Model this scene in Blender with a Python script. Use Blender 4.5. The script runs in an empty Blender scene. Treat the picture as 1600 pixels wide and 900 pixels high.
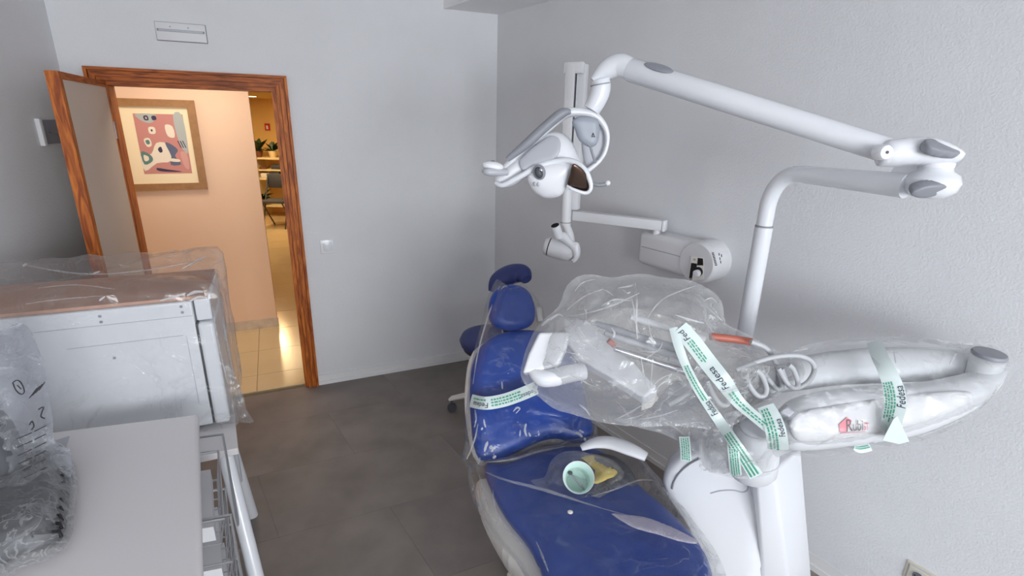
import bpy, bmesh, math, random
from mathutils import Vector as V, Matrix, noise, geometry
random.seed(7)
R_ = math.radians
sc = bpy.context.scene
col = sc.collection

# ------------------------------------------------------------------ camera
F = 804.0            # focal length in pixels of the 1600 px wide frame
H = 1.90             # eye height
RX = V((0.99972172, 0.02358985, 0.0))
RY = V((0.00733193, -0.310722, 0.95047256))
RZ = V((0.02242151, -0.95020806, -0.31080849))
camd = bpy.data.cameras.new('camera')
camd.sensor_width = 36.0
camd.lens = F / 1600 * 36
camd.clip_start = 0.02
cam = bpy.data.objects.new('camera', camd)
col.objects.link(cam)
cam.matrix_world = Matrix(((RX[0], -RX[1], -RX[2], 0), (RY[0], -RY[1], -RY[2], 0), (RZ[0], -RZ[1], -RZ[2], H), (0, 0, 0, 1)))
sc.camera = cam

# ------------------------------------------------------------------ world, exposure, daylight
sc.view_settings.view_transform = 'Standard'
sc.view_settings.look = 'None'
sc.view_settings.gamma = 1.0
sc.view_settings.use_curve_mapping = False
sc.view_settings.exposure = 0.0
sc.cycles.use_denoising = True
sc.cycles.max_bounces = 12
sc.cycles.diffuse_bounces = 8
sc.cycles.transparent_max_bounces = 32
sc.cycles.caustics_reflective = False
sc.cycles.caustics_refractive = False
sc.cycles.sample_clamp_indirect = 6.0
world = bpy.data.worlds.new('overcast_sky')
sc.world = world
world.use_nodes = True
world.node_tree.nodes['Background'].inputs[0].default_value = (0.80, 0.88, 1.0, 1)
world.node_tree.nodes['Background'].inputs[1].default_value = 1.2
DAY = 248.0          # watts of daylight at the window behind the camera
LAMP = 21.5          # watts for the downlight and the unseen warm lights near it

# plan of the room
A0 = V((-1.422, 3.398, 0)); BD = V((0.90921, 0.41633, 0)); BN = V((0.41595, -0.90939, 0))
C0 = V((-0.144, 3.982, 0)); RD = V((0.58131, -0.81368, 0)); RN = V((-0.81394, -0.58095, 0))
L0 = V((-2.426, 2.939, 0)); LD = V((0.3236, -0.9462, 0)); LN = V((0.9462, 0.3236, 0))
RB0 = V((0.22, -4.73, 0)); RB1 = V((4.58, -2.66, 0))          # rear wall, behind the camera
CEIL = 2.72
UP = V((0, 0, 1))

def area(name, loc, direction, sx, sy, watts, color):
    l = bpy.data.lights.new(name, 'AREA'); l.shape = 'RECTANGLE'; l.size = sx; l.size_y = sy
    l.energy = watts; l.color = color
    o = bpy.data.objects.new(name, l); col.objects.link(o)
    o.location = loc; o.rotation_euler = V(direction).to_track_quat('-Z', 'Y').to_euler()
    return o
rbd = (RB1 - RB0).normalized(); rbn = V((-rbd.y, rbd.x, 0))
WINC = RB0 + rbd * 2.35 - rbn * 0.16 + V((0, 0, 1.62))
area('window_daylight', WINC, rbn + V((0, 0, -0.10)), 3.2, 1.7, DAY, (0.93, 0.965, 1.0))

# ------------------------------------------------------------------ pixel helpers (1600 x 900 frame) -> points in the room
def ray(px, py):
    a, b = (px - 800) / F, (py - 450) / F
    return V((RX[0]*a + RX[1]*b + RX[2], RY[0]*a + RY[1]*b + RY[2], RZ[0]*a + RZ[1]*b + RZ[2]))
EYE = V((0, 0, H))
def P(px, py, y):
    d = ray(px, py); return EYE + d * (y / d.y)
def PZ(px, py, z):
    d = ray(px, py); return EYE + d * ((z - H) / d.z)
def PP(px, py, o, n):
    d = ray(px, py); return EYE + d * ((V(o) - EYE).dot(n) / d.dot(n))
def BW(px, py, off=0): return PP(px, py, A0 + BN * off, BN)
def RW(px, py, off=0): return PP(px, py, C0 + RN * off, RN)
def LW(px, py, off=0): return PP(px, py, L0 + LN * off, LN)
FWD = V((RX[2], RY[2], RZ[2]))
def sz(n, p): return n * (V(p) - EYE).dot(FWD) / F

# ------------------------------------------------------------------ materials
def lin(c):
    return tuple(((x/255)/12.92 if x/255 <= 0.04045 else ((x/255+0.055)/1.055)**2.4) for x in c)
MATS = {}
def mat(name, rgb, rough=0.5, metal=0.0, var=0.0, vscale=6.0, bump=0.0, bscale=60.0, spec=0.5, coat=0.0, emit=None, estr=0.0, detail=4.0, stretch=None):
    m = bpy.data.materials.new(name); m.use_nodes = True
    nt = m.node_tree; b = nt.nodes['Principled BSDF']
    c = lin(rgb)
    b.inputs['Base Color'].default_value = (*c, 1)
    b.inputs['Roughness'].default_value = rough
    b.inputs['Metallic'].default_value = metal
    b.inputs['Specular IOR Level'].default_value = spec
    b.inputs['Coat Weight'].default_value = coat
    if emit:
        b.inputs['Emission Color'].default_value = (*lin(emit), 1); b.inputs['Emission Strength'].default_value = estr
    if var or bump:
        tc = nt.nodes.new('ShaderNodeTexCoord'); src = tc.outputs['Object']
        if stretch:
            mp = nt.nodes.new('ShaderNodeMapping'); mp.inputs['Scale'].default_value = stretch
            nt.links.new(src, mp.inputs[0]); src = mp.outputs[0]
    if var:
        n = nt.nodes.new('ShaderNodeTexNoise'); n.inputs['Scale'].default_value = vscale; n.inputs['Detail'].default_value = detail
        nt.links.new(src, n.inputs['Vector'])
        r = nt.nodes.new('ShaderNodeValToRGB')
        r.color_ramp.elements[0].position = 0.3; r.color_ramp.elements[1].position = 0.7
        r.color_ramp.elements[0].color = (*[max(0, x*(1-var)) for x in c], 1)
        r.color_ramp.elements[1].color = (*[min(1, x*(1+var)) for x in c], 1)
        nt.links.new(n.outputs['Fac'], r.inputs[0]); nt.links.new(r.outputs[0], b.inputs['Base Color'])
    if bump:
        n2 = nt.nodes.new('ShaderNodeTexNoise'); n2.inputs['Scale'].default_value = bscale; n2.inputs['Detail'].default_value = 3
        nt.links.new(src, n2.inputs['Vector'])
        bp = nt.nodes.new('ShaderNodeBump'); bp.inputs['Strength'].default_value = bump; bp.inputs['Distance'].default_value = 0.01
        nt.links.new(n2.outputs['Fac'], bp.inputs['Height']); nt.links.new(bp.outputs[0], b.inputs['Normal'])
    MATS[name] = m
    return m

def wood(name, rgb1, rgb2, stretch, scale=9.0):
    m = mat(name, rgb1, 0.5, spec=0.3); nt = m.node_tree; b = nt.nodes['Principled BSDF']
    tc = nt.nodes.new('ShaderNodeTexCoord'); mp = nt.nodes.new('ShaderNodeMapping'); mp.inputs['Scale'].default_value = stretch
    nt.links.new(tc.outputs['Object'], mp.inputs[0])
    n = nt.nodes.new('ShaderNodeTexNoise'); n.inputs['Scale'].default_value = scale; n.inputs['Detail'].default_value = 6; n.inputs['Distortion'].default_value = 1.2
    nt.links.new(mp.outputs[0], n.inputs['Vector'])
    r = nt.nodes.new('ShaderNodeValToRGB'); r.color_ramp.elements[0].position = 0.36; r.color_ramp.elements[1].position = 0.62
    r.color_ramp.elements[0].color = (*lin(rgb2), 1); r.color_ramp.elements[1].color = (*lin(rgb1), 1)
    nt.links.new(n.outputs['Fac'], r.inputs[0]); nt.links.new(r.outputs[0], b.inputs['Base Color'])
    return m

def film(name, haze=0.10, wr=0.30, gloss=0.16, scale=9.0, tint=(1, 1, 1), rough=0.10, bump=0.55, edge=0.35, fres=0.9):
    """thin clear plastic: see-through, a little milky, milkier along creases and at grazing angles, shiny"""
    m = bpy.data.materials.new(name); m.use_nodes = True; nt = m.node_tree; N = nt.nodes; L = nt.links
    N.remove(N['Principled BSDF']); out = N['Material Output']
    tc = N.new('ShaderNodeTexCoord')
    n1 = N.new('ShaderNodeTexNoise'); n1.inputs['Scale'].default_value = scale; n1.inputs['Detail'].default_value = 5; n1.inputs['Distortion'].default_value = 1.6
    n1.noise_dimensions = '3D'
    L.new(tc.outputs['Object'], n1.inputs['Vector'])
    # crease lines: thin ridges where a warped noise crosses its middle
    s = N.new('ShaderNodeMath'); s.operation = 'SUBTRACT'; s.inputs[1].default_value = 0.5; L.new(n1.outputs['Fac'], s.inputs[0])
    a = N.new('ShaderNodeMath'); a.operation = 'ABSOLUTE'; L.new(s.outputs[0], a.inputs[0])
    mr = N.new('ShaderNodeMapRange'); mr.inputs['From Min'].default_value = 0.0; mr.inputs['From Max'].default_value = 0.035
    mr.inputs['To Min'].default_value = 1.0; mr.inputs['To Max'].default_value = 0.0; L.new(a.outputs[0], mr.inputs[0])
    n2 = N.new('ShaderNodeTexNoise'); n2.inputs['Scale'].default_value = scale*0.45; n2.inputs['Detail'].default_value = 2
    L.new(tc.outputs['Object'], n2.inputs['Vector'])
    p = N.new('ShaderNodeMapRange'); p.inputs['From Min'].default_value = 0.42; p.inputs['From Max'].default_value = 0.72
    L.new(n2.outputs['Fac'], p.inputs[0])
    mul = N.new('ShaderNodeMath'); mul.operation = 'MULTIPLY'; L.new(mr.outputs[0], mul.inputs[0]); L.new(p.outputs[0], mul.inputs[1])
    lw = N.new('ShaderNodeLayerWeight'); lw.inputs['Blend'].default_value = 0.5
    pw = N.new('ShaderNodeMath'); pw.operation = 'POWER'; pw.inputs[1].default_value = 3.0; L.new(lw.outputs['Facing'], pw.inputs[0])
    h1 = N.new('ShaderNodeMath'); h1.operation = 'MULTIPLY_ADD'; h1.inputs[1].default_value = wr; h1.inputs[2].default_value = haze; L.new(mul.outputs[0], h1.inputs[0])
    h2 = N.new('ShaderNodeMath'); h2.operation = 'MULTIPLY_ADD'; h2.inputs[1].default_value = edge; L.new(pw.outputs[0], h2.inputs[0]); L.new(h1.outputs[0], h2.inputs[2])
    h2.use_clamp = True
    bp = N.new('ShaderNodeBump'); bp.inputs['Strength'].default_value = bump; bp.inputs['Distance'].default_value = 0.012
    wn = N.new('ShaderNodeVectorMath'); wn.operation = 'MULTIPLY_ADD'; wn.inputs[1].default_value = (0.10, 0.10, 0.10)
    L.new(n1.outputs['Color'], wn.inputs[0]); L.new(tc.outputs['Object'], wn.inputs[2])
    n3 = N.new('ShaderNodeTexVoronoi'); n3.inputs['Scale'].default_value = scale*1.5
    L.new(wn.outputs[0], n3.inputs['Vector'])
    ad = N.new('ShaderNodeMath'); ad.operation = 'ADD'; L.new(mul.outputs[0], ad.inputs[0]); L.new(n3.outputs['Distance'], ad.inputs[1])
    L.new(ad.outputs[0], bp.inputs['Height'])
    tr = N.new('ShaderNodeBsdfTransparent'); tr.inputs[0].default_value = (0.97*tint[0], 0.97*tint[1], 0.97*tint[2], 1)
    df = N.new('ShaderNodeBsdfDiffuse'); df.inputs[0].default_value = (0.86*tint[0], 0.87*tint[1], 0.88*tint[2], 1)
    tl = N.new('ShaderNodeBsdfTranslucent'); tl.inputs[0].default_value = (0.86*tint[0], 0.87*tint[1], 0.88*tint[2], 1)
    md = N.new('ShaderNodeMixShader'); md.inputs[0].default_value = 0.45; L.new(df.outputs[0], md.inputs[1]); L.new(tl.outputs[0], md.inputs[2])
    m1 = N.new('ShaderNodeMixShader'); L.new(h2.outputs[0], m1.inputs[0]); L.new(tr.outputs[0], m1.inputs[1]); L.new(md.outputs[0], m1.inputs[2])
    gl = N.new('ShaderNodeBsdfGlossy'); gl.inputs['Roughness'].default_value = rough; L.new(bp.outputs[0], gl.inputs['Normal'])
    fr = N.new('ShaderNodeFresnel'); fr.inputs[0].default_value = 1.45; L.new(bp.outputs[0], fr.inputs['Normal'])
    gm = N.new('ShaderNodeMath'); gm.operation = 'MULTIPLY_ADD'; gm.inputs[1].default_value = fres; gm.inputs[2].default_value = gloss*0.10; gm.use_clamp = True
    L.new(fr.outputs[0], gm.inputs[0])
    cl = N.new('ShaderNodeMath'); cl.operation = 'MINIMUM'; cl.inputs[1].default_value = 0.30; L.new(gm.outputs[0], cl.inputs[0])
    m2 = N.new('ShaderNodeMixShader'); L.new(cl.outputs[0], m2.inputs[0]); L.new(m1.outputs[0], m2.inputs[1]); L.new(gl.outputs[0], m2.inputs[2])
    L.new(m2.outputs[0], out.inputs[0])
    MATS[name] = m
    return m

# walls with a woodchip relief
mat('wall_paint', (219, 220, 222), 0.85, var=0.02, vscale=3, bump=0.20, bscale=130)
mat('ceiling_paint', (238, 238, 240), 0.9)
mat('floor_vinyl', (126, 119, 114), 0.55, var=0.16, vscale=4.5, detail=9, bump=0.05, bscale=200)
mat('floor_vinyl_pale', (128, 121, 116), 0.55, var=0.16, vscale=5.2, detail=9, bump=0.05, bscale=200)
mat('floor_vinyl_dark', (123, 116, 112), 0.55, var=0.16, vscale=4.0, detail=9, bump=0.05, bscale=200)
mat('floor_joint', (112, 104, 99), 0.8)
mat('skirting', (222, 222, 222), 0.45)
mat('corridor_paint', (228, 196, 168), 0.8, var=0.02, vscale=2)
mat('far_paint', (222, 190, 120), 0.8)
mat('corridor_tile', (214, 192, 150), 0.16, var=0.04, vscale=3)
mat('corridor_joint', (170, 145, 105), 0.7)
mat('corridor_skirting', (196, 180, 160), 0.3, var=0.15, vscale=12)
wood('oak_upright', (200, 112, 38), (134, 60, 14), (6, 6, 0.7), 8)
wood('oak_level', (184, 98, 34), (118, 52, 14), (0.8, 0.8, 9), 8)
mat('door_panel', (205, 192, 178), 0.6)
mat('white_plastic', (232, 233, 236), 0.28, coat=0.15)
mat('white_matte', (220, 220, 222), 0.5)
mat('white_enamel', (224, 226, 230), 0.22, coat=0.2)
mat('warm_white', (222, 219, 213), 0.35)
mat('pale_grey', (180, 182, 188), 0.4)
mat('mid_grey', (138, 140, 147), 0.42)
mat('arm_white', (208, 210, 213), 0.5)
mat('cool_grey', (152, 158, 168), 0.4)
mat('dark_grey', (72, 73, 78), 0.5)
mat('black', (22, 22, 24), 0.45)
mat('seam', (120, 122, 128), 0.7)
mat('chrome', (200, 200, 204), 0.18, metal=1.0)
mat('wire', (196, 198, 202), 0.28, metal=0.8)
mat('reflector', (92, 74, 66), 0.22, metal=0.9)
mat('lens', (70, 72, 80), 0.08, coat=1.0)
mat('blue_vinyl', (20, 66, 156), 0.34, var=0.05, vscale=5, bump=0.04, bscale=300)
mat('blue_dark', (48, 60, 118), 0.5)
mat('table_white', (222, 219, 219), 0.4)
mat('cardboard', (192, 150, 128), 0.8, var=0.05, vscale=8)
mat('frame_wood', (150, 108, 62), 0.5, var=0.12, vscale=30)
mat('mat_board', (238, 222, 186), 0.9)
mat('red_sign', (190, 36, 34), 0.5)
mat('sign_white', (240, 236, 226), 0.6)
mat('orange_tip', (176, 98, 80), 0.45)
mat('hose_grey', (180, 182, 185), 0.4)
mat('tape_white', (208, 220, 218), 0.3, spec=0.4)
mat('tape_green', (70, 160, 130), 0.5)
mat('tape_ink', (38, 44, 66), 0.5)
mat('ink_pink', (228, 120, 134), 0.5)
mat('ink_red', (214, 72, 84), 0.5)
mat('ink_grey', (48, 46, 52), 0.5)
mat('mint_cup', (204, 232, 222), 0.35)
mat('yellow_paper', (222, 196, 96), 0.7, var=0.12, vscale=20)
mat('socket_ivory', (206, 200, 184), 0.4)
mat('leaf', (46, 72, 40), 0.5)
mat('terracotta', (120, 74, 52), 0.7)
mat('shelf_cream', (232, 214, 168), 0.6)
mat('window_frame', (236, 236, 238), 0.4)
for nm_, c_ in (('print_pink', (192, 132, 124)), ('print_rose', (206, 154, 144)), ('print_grey', (170, 176, 172)), ('print_blue', (92, 100, 122)), ('print_cream', (226, 216, 196)), ('print_teal', (92, 126, 122)), ('print_ink', (62, 54, 78))):
    mat(nm_, c_, 0.8)
mat('lamp_glow', (255, 240, 210), 0.5, emit=(255, 236, 200), estr=14)
film('film_clear', 0.07, 0.30, 0.15, 9)
film('film_chair', 0.015, 0.20, 0.10, 11, edge=0.22, fres=0.7)
film('film_seat', 0.045, 0.20, 0.10, 6, edge=0.35, fres=0.7)
film('film_milky', 0.20, 0.42, 0.18, 8, edge=0.40, bump=0.8)
film('film_arm', 0.08, 0.24, 0.08, 7, edge=0.40, fres=0.40, rough=0.16)
film('film_box', 0.06, 0.22, 0.14, 7, edge=0.30)
film('film_crease', 0.50, 0.35, 0.9, 30, rough=0.12, edge=0.2)
film('film_soft', 0.30, 0.3, 0.6, 20, rough=0.15, edge=0.2)
film('film_spark', 0.85, 0.1, 1.0, 30, rough=0.15, edge=0.1)  # near-white strips: glints put into the film's colour
film('film_dark', 0.10, 0.40, 0.1, 15, rough=0.28, edge=0.3)
film('fold_sheen', 0.45, 0.3, 0.3, 12, tint=(1.0, 0.95, 1.0), edge=0.3)
film('film_grey', 0.26, 0.45, 0.15, 12, tint=(0.82, 0.83, 0.86), edge=0.35)

# ------------------------------------------------------------------ object helpers
BASE = {}
def tag(o, label=None, cat=None, group=None, kind=None):
    if label: o['label'] = label
    if cat: o['category'] = cat
    if group: o['group'] = group
    if kind: o['kind'] = kind
    return o
def thing(name, label, cat, loc, group=None):
    o = bpy.data.objects.new(name, None); col.objects.link(o); o.location = V(loc); o.empty_display_size = 0.05
    BASE[o.name] = V(loc)
    return tag(o, label, cat, group)

class MB:
    """collects faces, in room coordinates; build() links them as ONE mesh object"""
    def __init__(s): s.v = []; s.f = []
    def add(s, vs, fs):
        b = len(s.v); s.v += [V(x) for x in vs]; s.f += [tuple(i + b for i in f) for f in fs]; return s
    def hexa(s, lo, hi):      # two loops of four corners
        n = len(lo); vs = list(lo) + list(hi)
        fs = [tuple(range(n))[::-1], tuple(range(n, 2*n))] + [(i, (i+1) % n, n + (i+1) % n, n + i) for i in range(n)]
        return s.add(vs, fs)
    def box(s, c, ax, ay, az, dx, dy, dz):
        c = V(c); ax, ay, az = V(ax)*dx/2, V(ay)*dy/2, V(az)*dz/2
        q = [c - ax - ay, c + ax - ay, c + ax + ay, c - ax + ay]
        return s.hexa([p - az for p in q], [p + az for p in q])
    def rbox(s, c, ax, ay, az, dx, dy, dz, bev, seg=3):
        bm = bmesh.new(); bmesh.ops.create_cube(bm, size=1.0)
        bmesh.ops.scale(bm, vec=(dx, dy, dz), verts=bm.verts)
        bmesh.ops.bevel(bm, geom=list(bm.edges), offset=min(bev, 0.49*min(dx, dy, dz)), segments=seg, profile=0.5, affect='EDGES')
        bm.verts.index_update()
        c = V(c); vs = [c + V(ax)*v.co.x + V(ay)*v.co.y + V(az)*v.co.z for v in bm.verts]
        fs = [tuple(v.index for v in f.verts) for f in bm.faces]; bm.free()
        return s.add(vs, fs)
    def tube(s, pts, r, n=14, cap=True, flat=1.0, upv=None):
        pts = [V(p) for p in pts]; m = len(pts)
        rr = r if isinstance(r, (list, tuple)) else [r]*m
        t0 = (pts[1]-pts[0]).normalized()
        ref = V(upv) if upv else (UP if abs(t0.dot(UP)) < 0.9 else V((1, 0, 0)))
        nrm = (ref - t0*ref.dot(t0)).normalized(); vs = []; fs = []
        for i, p in enumerate(pts):
            t = (pts[min(i+1, m-1)] - pts[max(i-1, 0)]).normalized()
            nrm = (nrm - t*nrm.dot(t)).normalized(); b = t.cross(nrm)
            for k in range(n):
                a = 2*math.pi*k/n
                vs.append(p + (nrm*math.cos(a)*flat + b*math.sin(a))*rr[i])
        for i in range(m-1):
            for k in range(n):
                fs.append((i*n+k, i*n+(k+1) % n, (i+1)*n+(k+1) % n, (i+1)*n+k))
        if cap: fs += [tuple(range(n))[::-1], tuple(range((m-1)*n, m*n))]
        return s.add(vs, fs)
    def lathe(s, prof, o, axis, n=32, sx=1.0, ref=None, cap=True):
        o = V(o); ax = V(axis).normalized()
        rf = V(ref) if ref else (UP if abs(ax.dot(UP)) < 0.9 else V((1, 0, 0)))
        u = (rf - ax*rf.dot(ax)).normalized(); w = ax.cross(u); vs = []; fs = []
        for r, h in prof:
            for k in range(n):
                a = 2*math.pi*k/n; vs.append(o + ax*h + u*r*math.cos(a) + w*r*sx*math.sin(a))
        for i in range(len(prof)-1):
            for k in range(n): fs.append((i*n+k, i*n+(k+1) % n, (i+1)*n+(k+1) % n, (i+1)*n+k))
        if cap: fs += [tuple(range(n))[::-1], tuple(range((len(prof)-1)*n, len(prof)*n))]
        return s.add(vs, fs)
    def ball(s, o, rx, ry, rz, ax=(1, 0, 0), ay=(0, 1, 0), az=(0, 0, 1), n=24, m=14):
        vs = []; fs = []
        for i in range(m+1):
            th = math.pi*i/m
            for k in range(n):
                a = 2*math.pi*k/n
                vs.append(V(o) + V(ax)*rx*math.sin(th)*math.cos(a) + V(ay)*ry*math.sin(th)*math.sin(a) + V(az)*rz*math.cos(th))
        for i in range(m):
            for k in range(n): fs.append((i*n+k, (i+1)*n+k, (i+1)*n+(k+1) % n, i*n+(k+1) % n))
        return s.add(vs, fs)
    def build(s, name, m, parent=None, smooth=35, sub=0, top=None, weld=True):
        if parent is not None: base = BASE[parent.name]
        elif top is not None: base = V(top)
        else:
            xs = [v.x for v in s.v]; ys = [v.y for v in s.v]; base = V(((min(xs)+max(xs))/2, (min(ys)+max(ys))/2, min(v.z for v in s.v)))
        me = bpy.data.meshes.new(name)
        me.from_pydata([tuple(v - base) for v in s.v], [], s.f)
        bm = bmesh.new(); bm.from_mesh(me)
        if weld: bmesh.ops.remove_doubles(bm, verts=bm.verts, dist=1e-6)
        bmesh.ops.recalc_face_normals(bm, faces=bm.faces); bm.to_mesh(me); bm.free()
        me.materials.append(MATS[m] if isinstance(m, str) else m)
        if smooth:
            me.shade_smooth(); me.set_sharp_from_angle(angle=R_(smooth))
        o = bpy.data.objects.new(name, me); col.objects.link(o)
        if parent is not None: o.parent = parent
        else: o.location = base
        BASE[o.name] = base
        if sub:
            md = o.modifiers.new('smooth', 'SUBSURF'); md.levels = sub; md.render_levels = sub
        return o

def spline(pts, k=8, closed=False):
    """Catmull-Rom through the points; works on Vectors of any size"""
    pts = [V(p) for p in pts]; n = len(pts); out = []
    for i in range(n if closed else n-1):
        if closed: p0, p1, p2, p3 = pts[(i-1) % n], pts[i], pts[(i+1) % n], pts[(i+2) % n]
        else: p0, p1, p2, p3 = pts[max(i-1, 0)], pts[i], pts[i+1], pts[min(i+2, n-1)]
        for j in range(k):
            t = j/k
            out.append(0.5*((2*p1) + (p2-p0)*t + (2*p0-5*p1+4*p2-p3)*t*t + (3*p1-p0-3*p2+p3)*t**3))
    if not closed: out.append(pts[-1])
    return out
def splr(vals, k=8):
    return [v.x for v in spline([V((x, 0)) for x in vals], k)]

def frame(o, n, up=UP):
    n = V(n).normalized(); v = (V(up) - n*V(up).dot(n)).normalized(); u = v.cross(n)
    return V(o), u, v, n
def fpix(fr, pts):
    o, u, v, n = fr; out = []
    for p in pts:
        q = PP(p[0], p[1], o, n) - o; out.append(V((q.dot(u), q.dot(v))))
    return out
def segd(p, a, b):
    ab = b-a; t = max(0, min(1, (p-a).dot(ab)/max(1e-12, ab.dot(ab)))); return (p-(a+ab*t)).length
def inside(p, poly):
    c = False; n = len(poly); j = n-1
    for i in range(n):
        a, b = poly[i], poly[j]
        if (a.y > p.y) != (b.y > p.y) and p.x < (b.x-a.x)*(p.y-a.y)/(b.y-a.y)+a.x: c = not c
        j = i
    return c
def inflate(mb, fr, outline, front, back, edge, smooth=4, res=26, wob=None, pw=0.5, seed=0.0):
    """a rounded solid (or a closed bag): outline in the frame's plane, swelling by front / back within `edge` of the rim.
    wob = (amplitude, frequency, fine amplitude, fine frequency) crumples it"""
    o, u, v, n = fr
    poly = spline(outline, smooth, True) if smooth > 1 else [V(p) for p in outline]
    xs = [p.x for p in poly]; ys = [p.y for p in poly]
    st = max(max(xs)-min(xs), max(ys)-min(ys))/res
    # resample rim
    rim = []; acc = 0
    for i in range(len(poly)):
        a, b = poly[i], poly[(i+1) % len(poly)]; L = (b-a).length; k = max(1, int(L/st))
        rim += [a + (b-a)*(j/k) for j in range(k)]
    nb = len(rim); pts = list(rim); ds = [0.0]*nb
    def ring(dist): return
    y = min(ys)+st*0.5; row = 0
    while y < max(ys):
        x = min(xs) + (st*0.5 if row % 2 else 0)
        while x < max(xs):
            p = V((x, y))
            if inside(p, poly):
                d = min(segd(p, rim[i], rim[(i+1) % nb]) for i in range(nb))
                if d > st*0.35: pts.append(p); ds.append(d)
            x += st
        y += st*0.87; row += 1
    # extra ring of points near the rim so the round shoulder is smooth
    for f_ in (() if pw == 0 else (0.06, 0.2, 0.45)):
        dd = edge*f_
        if dd < st*0.8:
            for i in range(nb):
                a, b, c = rim[i-1], rim[i], rim[(i+1) % nb]
                t = (c-a); nn = V((-t.y, t.x));
                if nn.length < 1e-9: continue
                nn.normalize()
                for sgn in (1, -1):
                    q = b + nn*dd*sgn
                    if inside(q, poly):
                        d = min(segd(q, rim[j], rim[(j+1) % nb]) for j in range(nb))
                        if abs(d-dd) < dd*0.15: pts.append(q); ds.append(d)
                        break
    r = geometry.delaunay_2d_cdt(pts, [(i, (i+1) % nb) for i in range(nb)], [], 1, 1e-7)
    vv, tri, orig = r[0], r[2], r[3]
    dd = []
    for i, p in enumerate(vv):
        oi = [k for k in orig[i] if k < len(ds)]
        dd.append(ds[oi[0]] if oi else 0.0)
    def prof(d):
        t = min(d/edge, 1.0)
        if pw == 0: return t*t*(3-2*t)
        return (1-(1-t)**2)**pw
    def wobble(p3, d):
        if not wob: return V((0, 0, 0))
        a1, f1, a2, f2 = wob; q = p3*f1 + V((seed, seed*1.7, -seed)); q2 = p3*f2 + V((seed*2, 3, seed))
        k = 0.35 + 0.65*min(1, d/edge)
        h = a1*noise.noise(q) + a2*(1-2*abs(noise.noise(q2)))*1.0
        side = noise.noise_vector(q*0.8 + V((9, 2, 4)))*a1*0.6 + noise.noise_vector(q2*0.7)*a2*0.5
        return n*h*k + side*(0.5 if d > 0 else 0.8)
    fv = [o + u*p.x + v*p.y + n*front*prof(d) for p, d in zip(vv, dd)]
    fv = [p + wobble(p, d) for p, d in zip(fv, dd)]
    vs = list(fv); bi = {}
    for i, (p, d) in enumerate(zip(vv, dd)):
        if d == 0.0: bi[i] = i
        else:
            q = o + u*p.x + v*p.y - n*back*prof(d); q += wobble(q, d)*0.8
            bi[i] = len(vs); vs.append(q)
    fs = [tuple(t) for t in tri] + [tuple(bi[k] for k in t)[::-1] for t in tri]
    fs = [f for f in fs if len(set(f)) == len(f)]
    mb.add(vs, fs)
    return mb

_tx = {}
def textmesh(s, shear=0.0):
    """flat lettering of height about 0.7 as points and faces"""
    k = (s, shear)
    if k not in _tx:
        c = bpy.data.curves.new('lettering', 'FONT'); c.body = s; c.size = 1.0; c.shear = shear; c.resolution_u = 3
        o = bpy.data.objects.new('lettering', c); col.objects.link(o)
        dg = bpy.context.evaluated_depsgraph_get(); me = bpy.data.meshes.new_from_object(o.evaluated_get(dg))
        _tx[k] = ([v.co.copy() for v in me.vertices], [tuple(p.vertices) for p in me.polygons])
        bpy.data.objects.remove(o); bpy.data.curves.remove(c); bpy.data.meshes.remove(me)
    return _tx[k]
def put_text(mb, s, org, ux, uy, size, shear=0.0, wide=1.0):
    vs, fs = textmesh(s, shear)
    mb.add([V(org) + V(ux)*p.x*size*wide + V(uy)*p.y*size for p in vs], fs)

from mathutils.bvhtree import BVHTree
BVH = {}
def cast(key, px, py, lift=0.003):
    """where the line of sight through a pixel meets a cover's surface: tape and creases lie on the film"""
    best = None
    for k in ([key] if isinstance(key, str) else key):
        d = ray(px, py).normalized(); h = BVH[k].ray_cast(EYE, d)
        if h[0] is not None and (best is None or h[3] < best[1]): best = (h[0] - d*lift, h[3])
    return best[0] if best else None

def struct(mb, name, m, smooth=0, parent=None):
    o = mb.build(name, m, parent, smooth=smooth)
    if parent is None: tag(o, kind='structure')
    return o

# ================================================================== THE SETTING
def clip(poly, region):
    out = list(poly); n = len(region)
    for i in range(n):
        a, b = region[i], region[(i+1) % n]; e = b-a; nn = V((-e.y, e.x)); src = out; out = []
        for j in range(len(src)):
            p, q = src[j], src[(j+1) % len(src)]; dp, dq = (p-a).dot(nn), (q-a).dot(nn)
            if dp >= 0: out.append(p)
            if (dp >= 0) != (dq >= 0): out.append(p + (q-p)*(dp/(dp-dq)))
        if not out: return []
    return out
def xy(p): return V((p[0], p[1]))
def pave(parent, name, mats, region, org, da, db, la, lb, gap, z0, z1, offset=0.5, bev=0.0):
    ctr = sum((xy(p) for p in region), V((0, 0)))/len(region); k = 0
    for i in range(-14, 15):
        for j in range(-30, 31):
            a0 = i*la + (offset*la if j % 2 else 0); b0 = j*lb
            q = [xy(org) + xy(da)*(a0+x) + xy(db)*(b0+y) for x, y in ((gap/2, gap/2), (la-gap/2, gap/2), (la-gap/2, lb-gap/2), (gap/2, lb-gap/2))]
            ar = sum(q[t].x*q[(t+1) % 4].y - q[(t+1) % 4].x*q[t].y for t in range(4))
            if ar < 0: q = q[::-1]
            c = clip(q, [xy(p) for p in region])
            if len(c) < 3: continue
            cc = sum(c, V((0, 0)))/len(c)
            A = abs(sum(c[t].x*c[(t+1) % len(c)].y - c[(t+1) % len(c)].x*c[t].y for t in range(len(c))))/2
            if A < 0.004: continue
            m = MB(); m.hexa([(p.x, p.y, z0) for p in c], [(p.x, p.y, z1) for p in c])
            m.build(name, mats[random.randrange(len(mats))], parent, smooth=0); k += 1
    return k

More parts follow.
